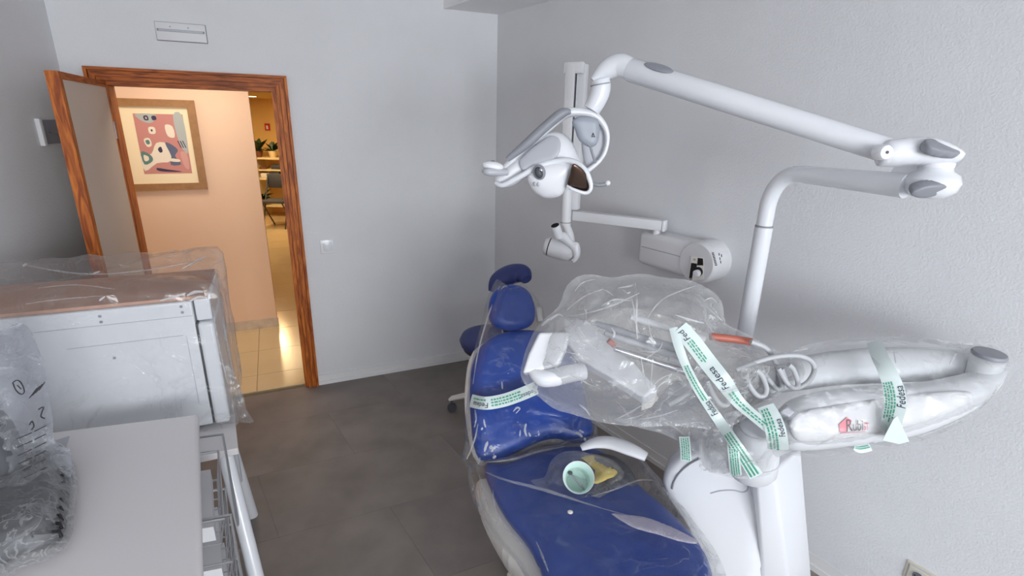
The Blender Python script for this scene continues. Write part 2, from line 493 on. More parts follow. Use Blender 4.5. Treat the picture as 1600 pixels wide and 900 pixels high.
ROOM = [RB0, RB1, C0, L0]                      # anticlockwise
T = 0.12
m = MB(); m.hexa([V((p.x, p.y, -0.10)) for p in ROOM], [V((p.x, p.y, -0.004)) for p in ROOM])
floor = struct(m, 'floor', 'floor_joint')
pave(floor, 'floor_tile', ['floor_vinyl', 'floor_vinyl_pale', 'floor_vinyl_dark'], ROOM, PZ(609, 792, 0), BD, RD, 1.04, 0.53, 0.0010, -0.004, 0.0)
m = MB(); m.hexa([V((p.x, p.y, CEIL)) for p in ROOM], [V((p.x, p.y, CEIL+0.1)) for p in ROOM])
struct(m, 'ceiling', 'ceiling_paint')
def wallbox(m, p, q, z0, z1, outn, t=T):
    p, q = V((p[0], p[1], 0)), V((q[0], q[1], 0)); e = V(outn)*t
    lo = [p, q, q+e, p+e]; m.hexa([a + UP*z0 for a in lo], [a + UP*z1 for a in lo]); return m
S = lambda s: A0 + BD*s
SL, SR, SH = -0.908, -0.088, 2.03            # clear opening of the doorway
m = MB(); wallbox(m, L0 - BD*0.4, S(SL-0.02), 0, CEIL, -BN); wallbox(m, S(SR+0.02), C0 + BD*0.3, 0, CEIL, -BN); wallbox(m, S(SL-0.02), S(SR+0.02), SH+0.02, CEIL, -BN)
struct(m, 'wall_back', 'wall_paint')
m = MB(); wallbox(m, C0 - RD*0.0, RB1 + (RB1-C0).normalized()*0.2, 0, CEIL, -RN); struct(m, 'wall_right', 'wall_paint')
ld = (RB0-L0).normalized(); ln = V((-ld.y, ld.x, 0)); ln = ln if ln.x > 0 else -ln
L0n, LN = L0, ln
m = MB(); wallbox(m, L0, RB0 + ld*0.2, 0, CEIL, -ln); struct(m, 'wall_left', 'wall_paint')
m = MB()
w0, w1, wz0, wz1 = 0.70, 4.00, 0.75, 2.50
wallbox(m, RB0 - rbd*0.3, RB0 + rbd*w0, 0, CEIL, -rbn, 0.14); wallbox(m, RB0 + rbd*w1, RB1 + rbd*0.3, 0, CEIL, -rbn, 0.14)
wallbox(m, RB0 + rbd*w0, RB0 + rbd*w1, 0, wz0, -rbn, 0.14); wallbox(m, RB0 + rbd*w0, RB0 + rbd*w1, wz1, CEIL, -rbn, 0.14)
struct(m, 'wall_rear', 'wall_paint')
win = bpy.data.objects.new('window_1', None); col.objects.link(win); BASE['window_1'] = V((0, 0, 0)); tag(win, kind='structure')
wc = RB0 + rbd*(w0+w1)/2 - rbn*0.05
for a, b, z0, z1 in ((w0, w0+0.06, wz0, wz1), (w1-0.06, w1, wz0, wz1), ((w0+w1)/2-0.035, (w0+w1)/2+0.035, wz0, wz1)):
    m = MB(); m.box(RB0 + rbd*(a+b)/2 - rbn*0.05 + UP*(z0+z1)/2, rbd, rbn, UP, b-a, 0.06, z1-z0); m.build('window_stile', 'window_frame', win, 0)
for z in (wz0+0.03, wz1-0.03):
    m = MB(); m.box(wc + UP*z, rbd, rbn, UP, w1-w0-0.12, 0.06, 0.06); m.build('window_rail', 'window_frame', win, 0)

# soffit in the corner above, bottom face at 2.59
sl = BW(693, 12).x; s_s = (sl - A0.x)/BD.x
q = [S(s_s), C0, C0 + RD*6.6, S(s_s) + RD*6.4]
m = MB(); m.hexa([V((p.x, p.y, 2.59)) for p in q], [V((p.x, p.y, CEIL)) for p in q]); struct(m, 'trim_1', 'ceiling_paint')

# skirting boards
def skirt(name, p, q, nrm, m_, h=0.075, t=0.012):
    m = MB(); p, q, e = V(p), V(q), V(nrm)*t
    m.hexa([p, q, q+e, p+e], [p+UP*h, q+UP*h, q+e*0.7+UP*h, p+e*0.7+UP*h]); m.hexa([p+UP*0.0, q+UP*0.0, q+e*1.5, p+e*1.5], [p+UP*h*0.36, q+UP*h*0.36, q+e*1.4+UP*h*0.36, p+e*1.4+UP*h*0.36])
    return struct(m, name, m_)
skirt('baseboard_back', S(0.005), C0, BN, 'skirting')
skirt('baseboard_right', C0, C0 + RD*5.6, RN, 'skirting')
skirt('baseboard_left', L0, L0 + ld*4.6, LN, 'skirting')

# oak door lining, stepped casing and the open leaf
dr = bpy.data.objects.new('door_1', None); col.objects.link(dr); dr.location = S(SL); BASE['door_1'] = S(SL).copy()
tag(dr, kind='structure')
def casing_piece(p0, p1, wdir, name, mt):
    """stepped moulding from p0 to p1; wdir points outwards from the opening"""
    m = MB(); wd = V(wdir)
    for a, b, t in ((0.0, 0.092, 0.005), (0.0, 0.020, 0.012), (0.025, 0.042, 0.024), (0.047, 0.072, 0.018), (0.077, 0.092, 0.032)):
        lo = [p0 + wd*a, p0 + wd*b, p1 + wd*b, p1 + wd*a]
        if abs(wd.z) < 0.5: lo = [p0 + wd*a, p0 + wd*b, p1 + wd*b + UP*b, p1 + wd*a + UP*a]
        else: lo = [p0 + wd*a - BD*a, p1 + wd*a + BD*a, p1 + wd*b + BD*b, p0 + wd*b - BD*b]
        m.hexa(lo, [x + BN*t for x in lo])
    return m.build(name, mt, dr, 0)
casing_piece(S(SR), S(SR) + UP*SH, BD, 'casing', 'oak_upright')
casing_piece(S(SL), S(SL) + UP*SH, -BD, 'casing', 'oak_upright')
casing_piece(S(SL) + UP*SH, S(SR) + UP*SH, UP, 'casing', 'oak_level')
m = MB(); wallbox(m, S(SR), S(SR+0.02), 0, SH, -BN, T+0.01); m.build('jamb', 'oak_upright', dr, 0)
m = MB(); wallbox(m, S(SL-0.02), S(SL), 0, SH, -BN, T+0.01); m.build('jamb', 'oak_upright', dr, 0)
m = MB(); wallbox(m, S(SL-0.02), S(SR+0.02), SH, SH+0.02, -BN, T+0.01); m.build('head_lining', 'oak_level', dr, 0)
hp = S(SL-0.005) + BN*0.02; fp_ = V((-1.872, 2.25, 0)); le = (fp_-hp); LL = le.length; le.normalize(); lnn = V((-le.y, le.x, 0)); lnn = lnn if lnn.x > 0 else -lnn
LZ = 2.048
def leafbox(a, b, z0, z1, t, name, mt, par=dr, off=0.0):
    m = MB(); m.box(hp + le*(a+b)/2 - lnn*0.02 + lnn*off + UP*(z0+z1)/2, le, lnn, UP, b-a, t, z1-z0); return m.build(name, mt, par, 0)
leaf = leafbox(0.02, LL-0.045, 0.012, LZ-0.03, 0.040, 'leaf_panel', 'door_panel')
leafbox(LL-0.045, LL, 0.01, LZ, 0.044, 'leaf_stile', 'oak_upright'); leafbox(0, 0.02, 0.01, LZ, 0.044, 'leaf_stile', 'oak_upright')
leafbox(0.02, LL-0.045, LZ-0.03, LZ, 0.044, 'leaf_rail', 'oak_level')
for sgn in (1, -1):
    m = MB(); c = hp + le*(LL-0.10) - lnn*0.02 + UP*1.02 + lnn*sgn*0.021
    m.lathe([(0.022, 0), (0.022, 0.008), (0.010, 0.010), (0.010, 0.045)], c, lnn*sgn, 20); m.tube([c + lnn*sgn*0.045, c + lnn*sgn*0.048 - le*0.03, c + lnn*sgn*0.048 - le*0.12], 0.009, 12)
    m.build('door_handle', 'chrome', dr)
for z in (0.25, 1.75):
    m = MB(); m.tube([hp - lnn*0.0 + BN*0.01 + UP*z, hp + BN*0.01 + UP*(z+0.09)], 0.008, 12); m.build('hinge', 'chrome', dr)

# ---------------------------------------------------------------- corridor and the room beyond it
CO = 1.325
CWp = V((-2.205, 4.497, 0))
def CW(px, py, off=0): return PP(px, py, CWp + BN*off, BN)
corr = [S(-2.6) - BN*0.0, S(1.9), V((1.2, 10.4, 0)), V((-6.6, 10.4, 0)), V((-6.6, 4.0, 0))]
cf = [S(-4.2) - BN*T*0.5, S(2.4) - BN*T*0.5, V((0.9, 10.5, 0)), V((-6.8, 10.5, 0)), V((-6.8, 2.0, 0))]
m = MB(); m.hexa([V((p.x, p.y, -0.1)) for p in cf], [V((p.x, p.y, -0.005)) for p in cf]); cfl = struct(m, 'floor_corridor', 'corridor_joint')
vis = [S(-0.95) - BN*T*0.5, S(-0.05) - BN*T*0.5, V((-1.35, 4.4, 0)), V((-3.9, 10.45, 0)), V((-5.9, 10.45, 0)), V((-2.45, 4.42, 0)), V((-3.1, 4.1, 0))]
tile_region = [S(-1.6) - BN*T*0.5, S(0.0) - BN*T*0.5, V((-0.9, 4.4, 0)), V((-2.6, 10.45, 0)), V((-6.6, 10.45, 0)), V((-4.3, 3.6, 0))]
pave(cfl, 'floor_tile', ['corridor_tile'], tile_region, PZ(404, 548, 0), BD, -BN, 0.47, 0.47, 0.004, -0.005, 0.0, offset=0.0)
m = MB(); m.hexa([CWp - BD*2.6, CWp, CWp - BN*0.16, CWp - BD*2.6 - BN*0.16], [x + UP*2.46 for x in (CWp - BD*2.6, CWp, CWp - BN*0.16, CWp - BD*2.6 - BN*0.16)])
struct(m, 'wall_corridor', 'corridor_paint')
skirt('baseboard_corridor', CWp - BD*2.6, CWp + BD*0.012, BN, 'corridor_skirting', 0.085, 0.014)
m = MB(); wallbox(m, V((-6.8, 10.4, 0)), V((0.9, 10.4, 0)), 0, 2.6, V((0, 1, 0))); struct(m, 'wall_far', 'far_paint')
m = MB(); wallbox(m, V((-6.7, 0.9, 0)), V((-6.7, 10.5, 0)), 0, 2.6, V((-1, 0, 0))); struct(m, 'wall_far_left', 'far_paint')
m = MB(); wallbox(m, S(2.4) - BN*T, V((0.9, 10.5, 0)), 0, 2.6, V((1, 0, 0))); struct(m, 'wall_far_right', 'far_paint')
m = MB(); wallbox(m, S(-4.6) - BN*0.02, L0 - BD*0.38, 0, 2.6, BN, 0.1); wallbox(m, C0 + BD*0.3, S(2.5), 0, 2.6, BN, 0.1); struct(m, 'wall_corridor_near', 'corridor_paint')
m = MB()
q = [S(-4.6) - BN*T, S(2.5) - BN*T, V((0.95, 5.6, 0)), V((-6.8, 5.6, 0)), V((-6.8, 1.4, 0))]
m.hexa([V((p.x, p.y, 2.46)) for p in q], [V((p.x, p.y, 2.6)) for p in q])
struct(m, 'ceiling_corridor', 'ceiling_paint')
q = [V((-6.8, 5.6, 0)), V((0.95, 5.6, 0)), V((0.95, 10.5, 0)), V((-6.8, 10.5, 0))]
m = MB(); m.hexa([V((p.x, p.y, 2.17)) for p in q], [V((p.x, p.y, 2.6)) for p in q]); struct(m, 'ceiling_far', 'far_paint')

def downlight(name, label, c, watts, r=0.09):
    t = thing(name, label, 'ceiling light', c)
    m = MB(); m.lathe([(r*1.25, 0), (r*1.25, -0.006), (r, -0.008), (r, 0.0)], c, UP, 28, cap=False); m.build('lamp_rim', 'white_matte', t)
    m = MB(); m.lathe([(0.001, -0.003), (r, -0.003)], c, UP, 28); m.build('lamp_disc', 'lamp_glow', t)
    l = bpy.data.lights.new(name, 'AREA'); l.shape = 'DISK'; l.size = r*2; l.energy = watts; l.color = (1.0, 0.76, 0.42)
    o = bpy.data.objects.new('lamp_light', l); col.objects.link(o); o.parent = t; o.location = (0, 0, -0.012)
    return t
c = PZ(391, 150, 2.17)
downlight('ceiling_downlight', 'small round glowing downlight in the yellowish ceiling beyond the doorway', c, LAMP*0.8)
# unseen lights without fittings, added along the corridor ceiling and in the far room
for s_, w_ in ((-1.75, 1.0), (-0.55, 1.0), (0.9, 0.8)):
    p = S(s_) - BN*0.72
    area('corridor_unseen_light', V((p.x, p.y, 2.44)), (0, 0, -1), 0.5, 0.5, LAMP*0.42*w_, (1.0, 0.89, 0.76))
area('far_room_unseen_light', V((-4.3, 8.0, 2.15)), (0, 0, -1), 1.4, 1.4, LAMP*1.5, (1.0, 0.80, 0.50))

# ================================================================== THINGS ON THE WALLS
# framed print in the corridor
fo, fu, fv, fn = frame(CW(250, 225), BN)
def fr_uv(px, py): q = CW(px, py) - fo; return q.dot(fu), q.dot(fv)
x0, x1 = fr_uv(180, 225)[0], fr_uv(314, 225)[0]; z0, z1 = fr_uv(264, 297)[1], fr_uv(240, 155)[1]
t = thing('framed_picture', 'wide wooden frame with cream mat and pink print on the corridor wall', 'picture', fo + fv*z0)
fw = 0.055
def fbox(a, b, c_, d, t0, t1, name, mt, par):
    m = MB(); m.box(fo + fu*(a+b)/2 + fv*(c_+d)/2 + fn*(t0+t1)/2, fu, fv, fn, b-a, d-c_, t1-t0); return m.build(name, mt, par, 0)
for a, b, c_, d in ((x0, x0+fw, z0, z1), (x1-fw, x1, z0, z1), (x0+fw, x1-fw, z0, z0+fw), (x0+fw, x1-fw, z1-fw, z1)): fbox(a, b, c_, d, 0.0, 0.026, 'frame_bar', 'frame_wood', t)
fbox(x0+fw, x1-fw, z0+fw, z1-fw, 0.002, 0.010, 'mat_board', 'mat_board', t)
a0, b0 = fr_uv(205, 177); a1, b1 = fr_uv(299, 271)
pa, pb = fr_uv(217, 225)[0], fr_uv(293, 225)[0]
pc, pd = fr_uv(258, 271)[1], fr_uv(242, 178)[1]
pr = fbox(pa, pb, pc, pd, 0.010, 0.0115, 'print', 'print_pink', t)
PW, PH = pb-pa, pd-pc
def pshape(pts, mt, k, sm=3):
    m = MB(); poly = spline([V((x, y)) for x, y in pts], sm, True) if sm > 1 else [V(p) for p in pts]
    vs = [fo + fu*(pa + PW*p.x) + fv*(pc + PH*p.y) + fn*(0.0115 + 0.0004*k) for p in poly]
    r = geometry.delaunay_2d_cdt(poly, [(i, (i+1) % len(poly)) for i in range(len(poly))], [], 1, 1e-7)
    m.add([fo + fu*(pa + PW*p.x) + fv*(pc + PH*p.y) + fn*(0.0115 + 0.0004*k) for p in r[0]], [tuple(x) for x in r[2]]); m.build('print_shape', mt, pr, 0)
# plain abstract stand-in: soft patches of rose, cream, teal and blue
pshape([(0.04, 0.99), (0.45, 0.99), (0.36, 0.86), (0.18, 0.87)], 'print_grey', 1)
pshape([(0.80, 0.98), (0.99, 0.98), (0.99, 0.35), (0.84, 0.52)], 'print_grey', 1)
pshape([(0.0, 0.30), (0.03, 0.05), (0.30, 0.18), (0.60, 0.22), (0.58, 0.50), (0.36, 0.52), (0.22, 0.34)], 'print_cream', 1)
pshape([(0.60, 0.82), (0.75, 0.80), (0.76, 0.62), (0.62, 0.64)], 'print_cream', 1)
pshape([(0.26, 0.78), (0.38, 0.78), (0.38, 0.68), (0.26, 0.68)], 'print_cream', 1)
pshape([(0.02, 0.38), (0.20, 0.32), (0.22, 0.22), (0.04, 0.16)], 'print_teal', 2)
pshape([(0.06, 0.32), (0.15, 0.29), (0.14, 0.23), (0.06, 0.22)], 'print_cream', 3)
pshape([(0.54, 0.52), (0.66, 0.50), (0.78, 0.40), (0.70, 0.30), (0.80, 0.16), (0.58, 0.15), (0.62, 0.30)], 'print_blue', 2)
pshape([(0.60, 0.26), (0.78, 0.24), (0.77, 0.20), (0.60, 0.21)], 'print_cream', 3)
pshape([(0.82, 0.36), (0.95, 0.34), (0.96, 0.08), (0.86, 0.12)], 'print_rose', 2)
pshape([(0.28, 0.10), (0.50, 0.07), (0.80, 0.03), (0.50, 0.03), (0.30, 0.05)], 'print_ink', 2)
pshape([(0.12, 0.58), (0.24, 0.60), (0.26, 0.48), (0.16, 0.46)], 'print_cream', 2)
pshape([(0.15, 0.56), (0.22, 0.57), (0.23, 0.51), (0.17, 0.50)], 'print_teal', 3)
pshape([(0.20, 0.96), (0.28, 0.97), (0.29, 0.90), (0.21, 0.90)], 'print_ink', 2)
pshape([(0.23, 0.945), (0.26, 0.95), (0.265, 0.915), (0.235, 0.915)], 'print_grey', 3)
pshape([(0.36, 0.96), (0.44, 0.97), (0.45, 0.91), (0.37, 0.90)], 'print_ink', 2)
pshape([(0.30, 0.745), (0.33, 0.745), (0.33, 0.715), (0.30, 0.715)], 'print_ink', 2)
pshape([(0.37, 0.42), (0.44, 0.46), (0.46, 0.38), (0.40, 0.36)], 'print_ink', 2)
for i in range(3): pshape([(0.80+0.05*i, 0.56), (0.82+0.05*i, 0.56), (0.87+0.05*i, 0.44), (0.85+0.05*i, 0.44)], 'print_ink', 2, 1)

# vent plate over the door
o_, u_, v_, n_ = frame(BW(283, 50), BN)
def bwuv(px, py): q = BW(px, py) - o_; return q.dot(u_), q.dot(v_)
ux0, ux1 = bwuv(244, 48)[0], bwuv(322, 52)[0]; vz0, vz1 = bwuv(284, 65)[1], bwuv(282, 37)[1]
t = thing('vent_plate', 'flat white ventilation plate high on the wall above the door', 'vent', o_ + v_*vz0)
def vbox(a, b, c_, d, t0, t1, name, mt):
    m = MB(); m.rbox(o_ + u_*(a+b)/2 + v_*(c_+d)/2 + n_*(t0+t1)/2, u_, v_, n_, b-a, d-c_, t1-t0, 0.003, 2); return m.build(name, mt, t)
vbox(ux0, ux1, vz0, vz1, 0, 0.016, 'plate', 'white_matte')
vbox(ux0-0.003, ux1+0.003, vz0-0.003, vz1+0.003, -0.004, 0.004, 'plate_edge', 'seam')
mz = (vz0+vz1)/2
vbox(ux0+0.006, ux1-0.006, mz-0.001, mz+0.012, 0.014, 0.022, 'slide_bar', 'pale_grey')
for a in (0.28, 0.64): vbox(ux0+(ux1-ux0)*a, ux0+(ux1-ux0)*a+0.006, mz+0.022, mz+0.028, 0.014, 0.0185, 'screw', 'mid_grey')
for a in (0.03, 0.94): vbox(ux0+(ux1-ux0)*a, ux0+(ux1-ux0)*a+0.008, mz+0.0, mz+0.012, 0.018, 0.024, 'bar_end', 'mid_grey')

# light switch
o_, u_, v_, n_ = frame(BW(511, 385), BN)
t = thing('light_switch', 'square white light switch on the wall right of the doorway', 'switch', o_ - v_*0.048)
m = MB(); m.rbox(o_ + n_*0.005, u_, v_, n_, 0.088, 0.098, 0.010, 0.004, 2); m.build('switch_plate', 'white_plastic', t)
m = MB(); m.rbox(o_ + n_*0.010 + u_*0.004 - v_*0.002, u_, (v_*0.995 + n_*0.07), n_, 0.056, 0.060, 0.012, 0.003, 2); m.build('rocker', 'white_enamel', t)

# double wall socket low on the right wall
so, su, sv, sn = frame(RW(1419, 872), RN)
# u runs along the wall towards the camera
if su.dot(RD) < 0: su = -su
t = thing('wall_socket', 'ivory double power socket low on the right wall', 'socket', so - sv*0.085)
m = MB(); m.rbox(so + su*0.082 - sv*0.042 + sn*0.005, su, sv, sn, 0.164, 0.084, 0.010, 0.006, 3); m.build('socket_plate', 'socket_ivory', t)
m = MB(); m.rbox(so + su*0.082 - sv*0.042 + sn*0.010, su, sv, sn, 0.146, 0.066, 0.008, 0.006, 3); m.build('socket_frame', 'pale_grey', t)
m = MB(); m.rbox(so + su*0.082 - sv*0.042 + sn*0.012, su, sv, sn, 0.140, 0.060, 0.008, 0.006, 3); m.build('socket_inset', 'socket_ivory', t)
for a in (0.046, 0.118):
    c = so + su*a - sv*0.042 + sn*0.0162
    m = MB(); m.lathe([(0.021, 0.0), (0.021, 0.003), (0.0185, 0.003), (0.0185, -0.012)], c, sn, 28, cap=False); rr_ = m.build('socket_well', 'pale_grey', t)
    m = MB(); m.lathe([(0.001, 0.0005), (0.0185, 0.0005)], c, sn, 28); m.build('well_floor', 'mid_grey', t)
    for b in (-0.0095, 0.0095):
        m = MB(); m.lathe([(0.001, 0.0012), (0.0028, 0.0012)], c + su*b, sn, 12); m.build('pin_hole', 'black', t)

# holder on the left wall, partly behind the open door leaf
bo, bu, bv, bn_ = frame(LW(74, 206), LN)
if bu.dot(ld) < 0: bu = -bu
t = thing('wall_bracket', 'small grey wall bracket with white flange beside the open door', 'bracket', bo - bv*0.06)
w_ = sz(22, bo)
m = MB(); m.rbox(bo + bn_*0.004 - bu*0.02, bu, bv, bn_, 0.20, sz(36, bo), 0.008, 0.002, 2); m.build('back_plate', 'mid_grey', t)
m = MB(); m.rbox(bo + bu*0.085 + bn_*0.010, bu, bv, bn_, 0.030, sz(40, bo), 0.020, 0.003, 2); m.build('flange', 'white_matte', t)
m = MB(); m.tube([bo + bu*0.05 + bn_*0.03, bo - bu*0.03 + bn_*0.045 - bv*0.004, bo - bu*0.06 + bn_*0.045], 0.004, 8); m.build('rod', 'chrome', t)
m = MB(); m.tube([bo - bu*0.03 + bn_*0.045 - bv*0.005, bo - bu*0.03 + bn_*0.045 + bv*0.045], 0.007, 10); m.build('pin', 'chrome', t)

# ---------------------------------------------------------------- far room: shelves, plants, sign
def fz(px, py): return P(px, py, 9.9)
FX = V((1, 0, 0)); FY = V((0, 1, 0))
c0 = fz(399, 330); 
t = thing('shelf_rack', 'cream shelf rack against the far wall seen through the doorway', 'shelf', V((fz(425, 300).x, 9.9, 0)))
for py in (248, 266, 280, 322):
    a, b = fz(398, py), fz(462, py); m = MB(); m.box(V(((a.x+b.x)/2, 10.1, (a.z+b.z)/2)), FX, FY, UP, b.x-a.x, 0.42, 0.035); m.build('shelf_board', 'shelf_cream', t, 0)
for px in (398, 462):
    a = fz(px, 250); m = MB(); m.box(V((a.x, 10.1, a.z/2)), FX, FY, UP, 0.04, 0.42, a.z); m.build('shelf_side', 'shelf_cream', t, 0)
a = fz(399, 199)
t = thing('fire_sign', 'small red fire equipment sign with white symbol on the far wall', 'sign', V((a.x, 10.39, fz(399, 204).z)))
w_ = sz(8, a); h_ = sz(11, a)
m = MB(); m.box(V((a.x, 10.385, a.z)), FX, FY, UP, w_, 0.02, h_); m.build('sign_board', 'red_sign', t, 0)
m = MB(); m.box(V((a.x, 10.37, a.z - h_*0.05)), FX, FY, UP, w_*0.36, 0.012, h_*0.5); m.build('sign_symbol', 'sign_white', t, 0)
def plant(px, py, r, n, label, pot, seed):
    rn = random.Random(seed); b = fz(px, py); c = V((b.x, 9.95, b.z))
    t = thing('potted_plant', label, 'plant', c)
    m = MB(); m.lathe([(0.05, 0), (0.075, 0.11), (0.08, 0.13), (0.07, 0.13), (0.065, 0.12)], c, UP, 18); m.build('pot', pot, t)
    for i in range(n):
        a = rn.uniform(0, 6.28); e = rn.uniform(0.2, 1.25); L = r*rn.uniform(0.6, 1.0)
        d = V((math.cos(a)*math.cos(e), math.sin(a)*math.cos(e)*0.7, math.sin(e))); s = d.cross(UP).normalized()*L*0.22
        b0 = c + UP*0.12; k = b0 + d*L*0.55; e_ = b0 + d*L - UP*L*0.15
        m = MB(); m.add([b0, k + s, e_, k - s + UP*0.01], [(0, 1, 2, 3)]); m.add([b0 - UP*0.004, k + s - UP*0.006, e_ - UP*0.004, k - s + UP*0.004], [(3, 2, 1, 0)]); m.build('leaf', 'leaf', t, 0)
plant(403, 247, 0.38, 16, 'spiky palm in a brown pot on the far top shelf', 'terracotta', 3)
plant(425, 247, 0.26, 18, 'bushy dark green plant on the far top shelf', 'shelf_cream', 5)
plant(408, 321, 0.34, 18, 'dark leafy plant on the lowest far shelf', 'terracotta', 9)
def small(px0, px1, py0, py1, name, mt, label, cat):
    a, b = fz(px0, py1), fz(px1, py0); m = MB(); c = V(((a.x+b.x)/2, 9.98, (a.z+b.z)/2))
    m.rbox(c, FX, FY, UP, b.x-a.x, 0.18, b.z-a.z, 0.012, 2); o = m.build(name, mt); tag(o, label, cat); return o
small(408, 420, 271, 279, 'box', 'sign_white', 'white box on the second lowest far shelf', 'box')
small(422, 436, 269, 279.5, 'storage_tin', 'dark_grey', 'dark tin beside the white box on the far shelf', 'tin')
small(405, 415, 261.5, 265.2, 'book', 'terracotta', 'brown book lying on the second highest far shelf', 'book')
small(424, 438, 258, 265.2, 'basket', 'dark_grey', 'dark basket on the second highest far shelf', 'basket')
# waiting chairs under the shelves
for px, lb in ((434, 'dark folding chair standing before the far shelves'),):
    b = P(px, 331, 9.0); c = V((b.x, 9.0, 0)); t = thing('folding_chair', lb, 'chair', c)
    m = MB(); m.rbox(c + UP*0.46, FX, FY, UP, 0.42, 0.40, 0.04, 0.01, 2); m.build('seat', 'dark_grey', t)
    m = MB(); m.rbox(c + UP*0.78 + FY*0.2, FX, FY, UP, 0.42, 0.03, 0.24, 0.01, 2); m.build('backrest', 'dark_grey', t)
    for sx in (-1, 1):
        m = MB(); m.tube([c + V((sx*0.19, -0.2, 0)), c + V((sx*0.19, 0.2, 0.9))], 0.012, 8); m.build('leg', 'dark_grey', t)
        m = MB(); m.tube([c + V((sx*0.17, 0.2, 0)), c + V((sx*0.17, -0.18, 0.45))], 0.012, 8); m.build('leg', 'dark_grey', t)

# ================================================================== DENTAL CHAIR
cd = V((0.285, -0.9585, 0)); cw = V((0.9585, 0.285, 0))          # towards the feet; across
CHZ = 0.56
ob = PZ(835, 705, CHZ)
an = R_(50)
bu_ = -cd*math.cos(an) + UP*math.sin(an); bnm = cd*math.sin(an) + UP*math.cos(an)
BF = (ob, cw, bu_, bnm)
chair = thing('dental_chair', 'blue padded dental treatment chair with white shell under clear plastic', 'dental chair', V((ob.x+0.1, ob.y-0.2, 0)))
back_px = [(752, 720), (741, 700), (736, 660), (734, 610), (738, 570), (752, 540), (778, 522), (815, 516), (855, 520), (890, 545), (908, 590), (918, 640), (926, 668), (920, 687), (900, 693), (872, 686), (845, 690), (805, 708), (775, 721)]
m = MB(); inflate(m, BF, fpix(BF, back_px), 0.045, 0.05, 0.06, 4, 24); m.build('backrest', 'blue_vinyl', chair, 60)
# seam lines of the backrest cushion and its white rear shell
SHF = (ob - bnm*0.045, cw, bu_, bnm)
m = MB(); inflate(m, SHF, [p*1.0 for p in fpix(BF, [(748, 722), (731, 660), (729, 600), (742, 545), (790, 518), (840, 515), (893, 545), (915, 600), (928, 660), (920, 692), (850, 696), (790, 722)])], 0.03, 0.05, 0.05, 4, 18); m.build('backrest_shell', 'warm_white', chair, 60)
HFo = PP(800, 515, ob + bnm*0.02, bnm); hu = (bu_*0.93 + bnm*0.12).normalized(); hn = cw.cross(hu)
HF = (HFo, cw, hu, hn)
head_px = [(766, 503), (763, 484), (767, 463), (778, 450), (796, 445), (815, 448), (829, 461), (836, 484), (834, 502), (824, 512), (803, 517), (780, 514)]
m = MB(); inflate(m, HF, fpix(HF, head_px), 0.04, 0.045, 0.055, 4, 18); m.build('headrest', 'blue_vinyl', chair, 60)
hc = HFo + hu*0.12 - hn*0.05
m = MB(); m.rbox(hc - hu*0.12 - hn*0.02, cw, hu, hn, 0.06, 0.30, 0.018, 0.008, 2); m.build('headrest_bar', 'chrome', chair)
m = MB(); hr = PP(845, 490, HFo, hn); m.rbox(hr - hn*0.03, cw, hu, hn, 0.03, 0.07, 0.03, 0.008, 2); m.build('headrest_lever', 'warm_white', chair)
# seat
SF = (V((ob.x, ob.y, CHZ-0.01)), V((1, 0, 0)), V((0, 1, 0)), UP)
seat_px = [(757, 727), (768, 765), (790, 805), (825, 850), (850, 905), (870, 985), (905, 1100), (1150, 1100), (1132, 990), (1115, 905), (1095, 855), (1050, 805), (1005, 765), (960, 722), (930, 703), (880, 700), (830, 712), (790, 726)]
m = MB(); inflate(m, SF, fpix(SF, seat_px), 0.025, 0.06, 0.06, 4, 30); m.build('seat', 'blue_vinyl', chair, 60)
SF2 = (V((ob.x, ob.y, CHZ-0.085)), V((1, 0, 0)), V((0, 1, 0)), UP)
shell_px = [(744, 735), (752, 775), (785, 835), (822, 885), (850, 985), (885, 1100), (1175, 1100), (1150, 985), (1128, 905), (1105, 852), (1060, 800), (1015, 755), (960, 715), (900, 700), (830, 712), (775, 728)]
m = MB(); inflate(m, SF2, fpix(SF, shell_px), 0.045, 0.11, 0.05, 4, 26); m.build('side_shell', 'warm_white', chair, 60)
sc_ = PZ(960, 860, CHZ); sc_ = V((sc_.x, sc_.y, 0))
m = MB(); m.hexa([sc_ + cw*a + cd*b + UP*0.05 for a, b in ((-0.13, -0.3), (0.13, -0.3), (0.13, 0.28), (-0.13, 0.28))], [sc_ + cw*a + cd*b + UP*0.36 for a, b in ((-0.10, -0.18), (0.10, -0.18), (0.10, 0.18), (-0.10, 0.18))]); m.build('lift_column', 'warm_white', chair, 0)
m = MB(); m.rbox(sc_ + UP*0.028, cw, cd, UP, 0.46, 0.95, 0.055, 0.02, 3); m.build('floor_base', 'warm_white', chair)
m = MB(); m.tube(spline([ob - bnm*0.06 + bu_*0.12, ob - bnm*0.08 - bu_*0.02, V((ob.x, ob.y, 0.43)) + cd*0.12], 5), 0.035, 12); m.build('recline_arm', 'warm_white', chair)
# armrest, white curved arm on the far side
ar = [PZ(908, 700, 0.67), PZ(930, 692, 0.69), PZ(955, 692, 0.70), PZ(985, 702, 0.70), PZ(1010, 714, 0.69)]
m = MB(); m.tube(spline(ar, 6), splr([0.016, 0.028, 0.033, 0.032, 0.022], 6), 16, flat=0.55); m.build('armrest', 'white_plastic', chair, 60)
a_ = [PZ(905, 712, 0.60), PZ(930, 712, 0.62), PZ(965, 722, 0.61), PZ(990, 745, 0.57)]
m = MB(); m.tube(spline([PZ(905, 722, 0.58), PZ(935, 722, 0.60), PZ(965, 735, 0.595), PZ(992, 758, 0.57)], 6), splr([0.02, 0.05, 0.055, 0.02], 6), 16, flat=0.5); m.build('side_pad', 'dark_grey', chair, 60)

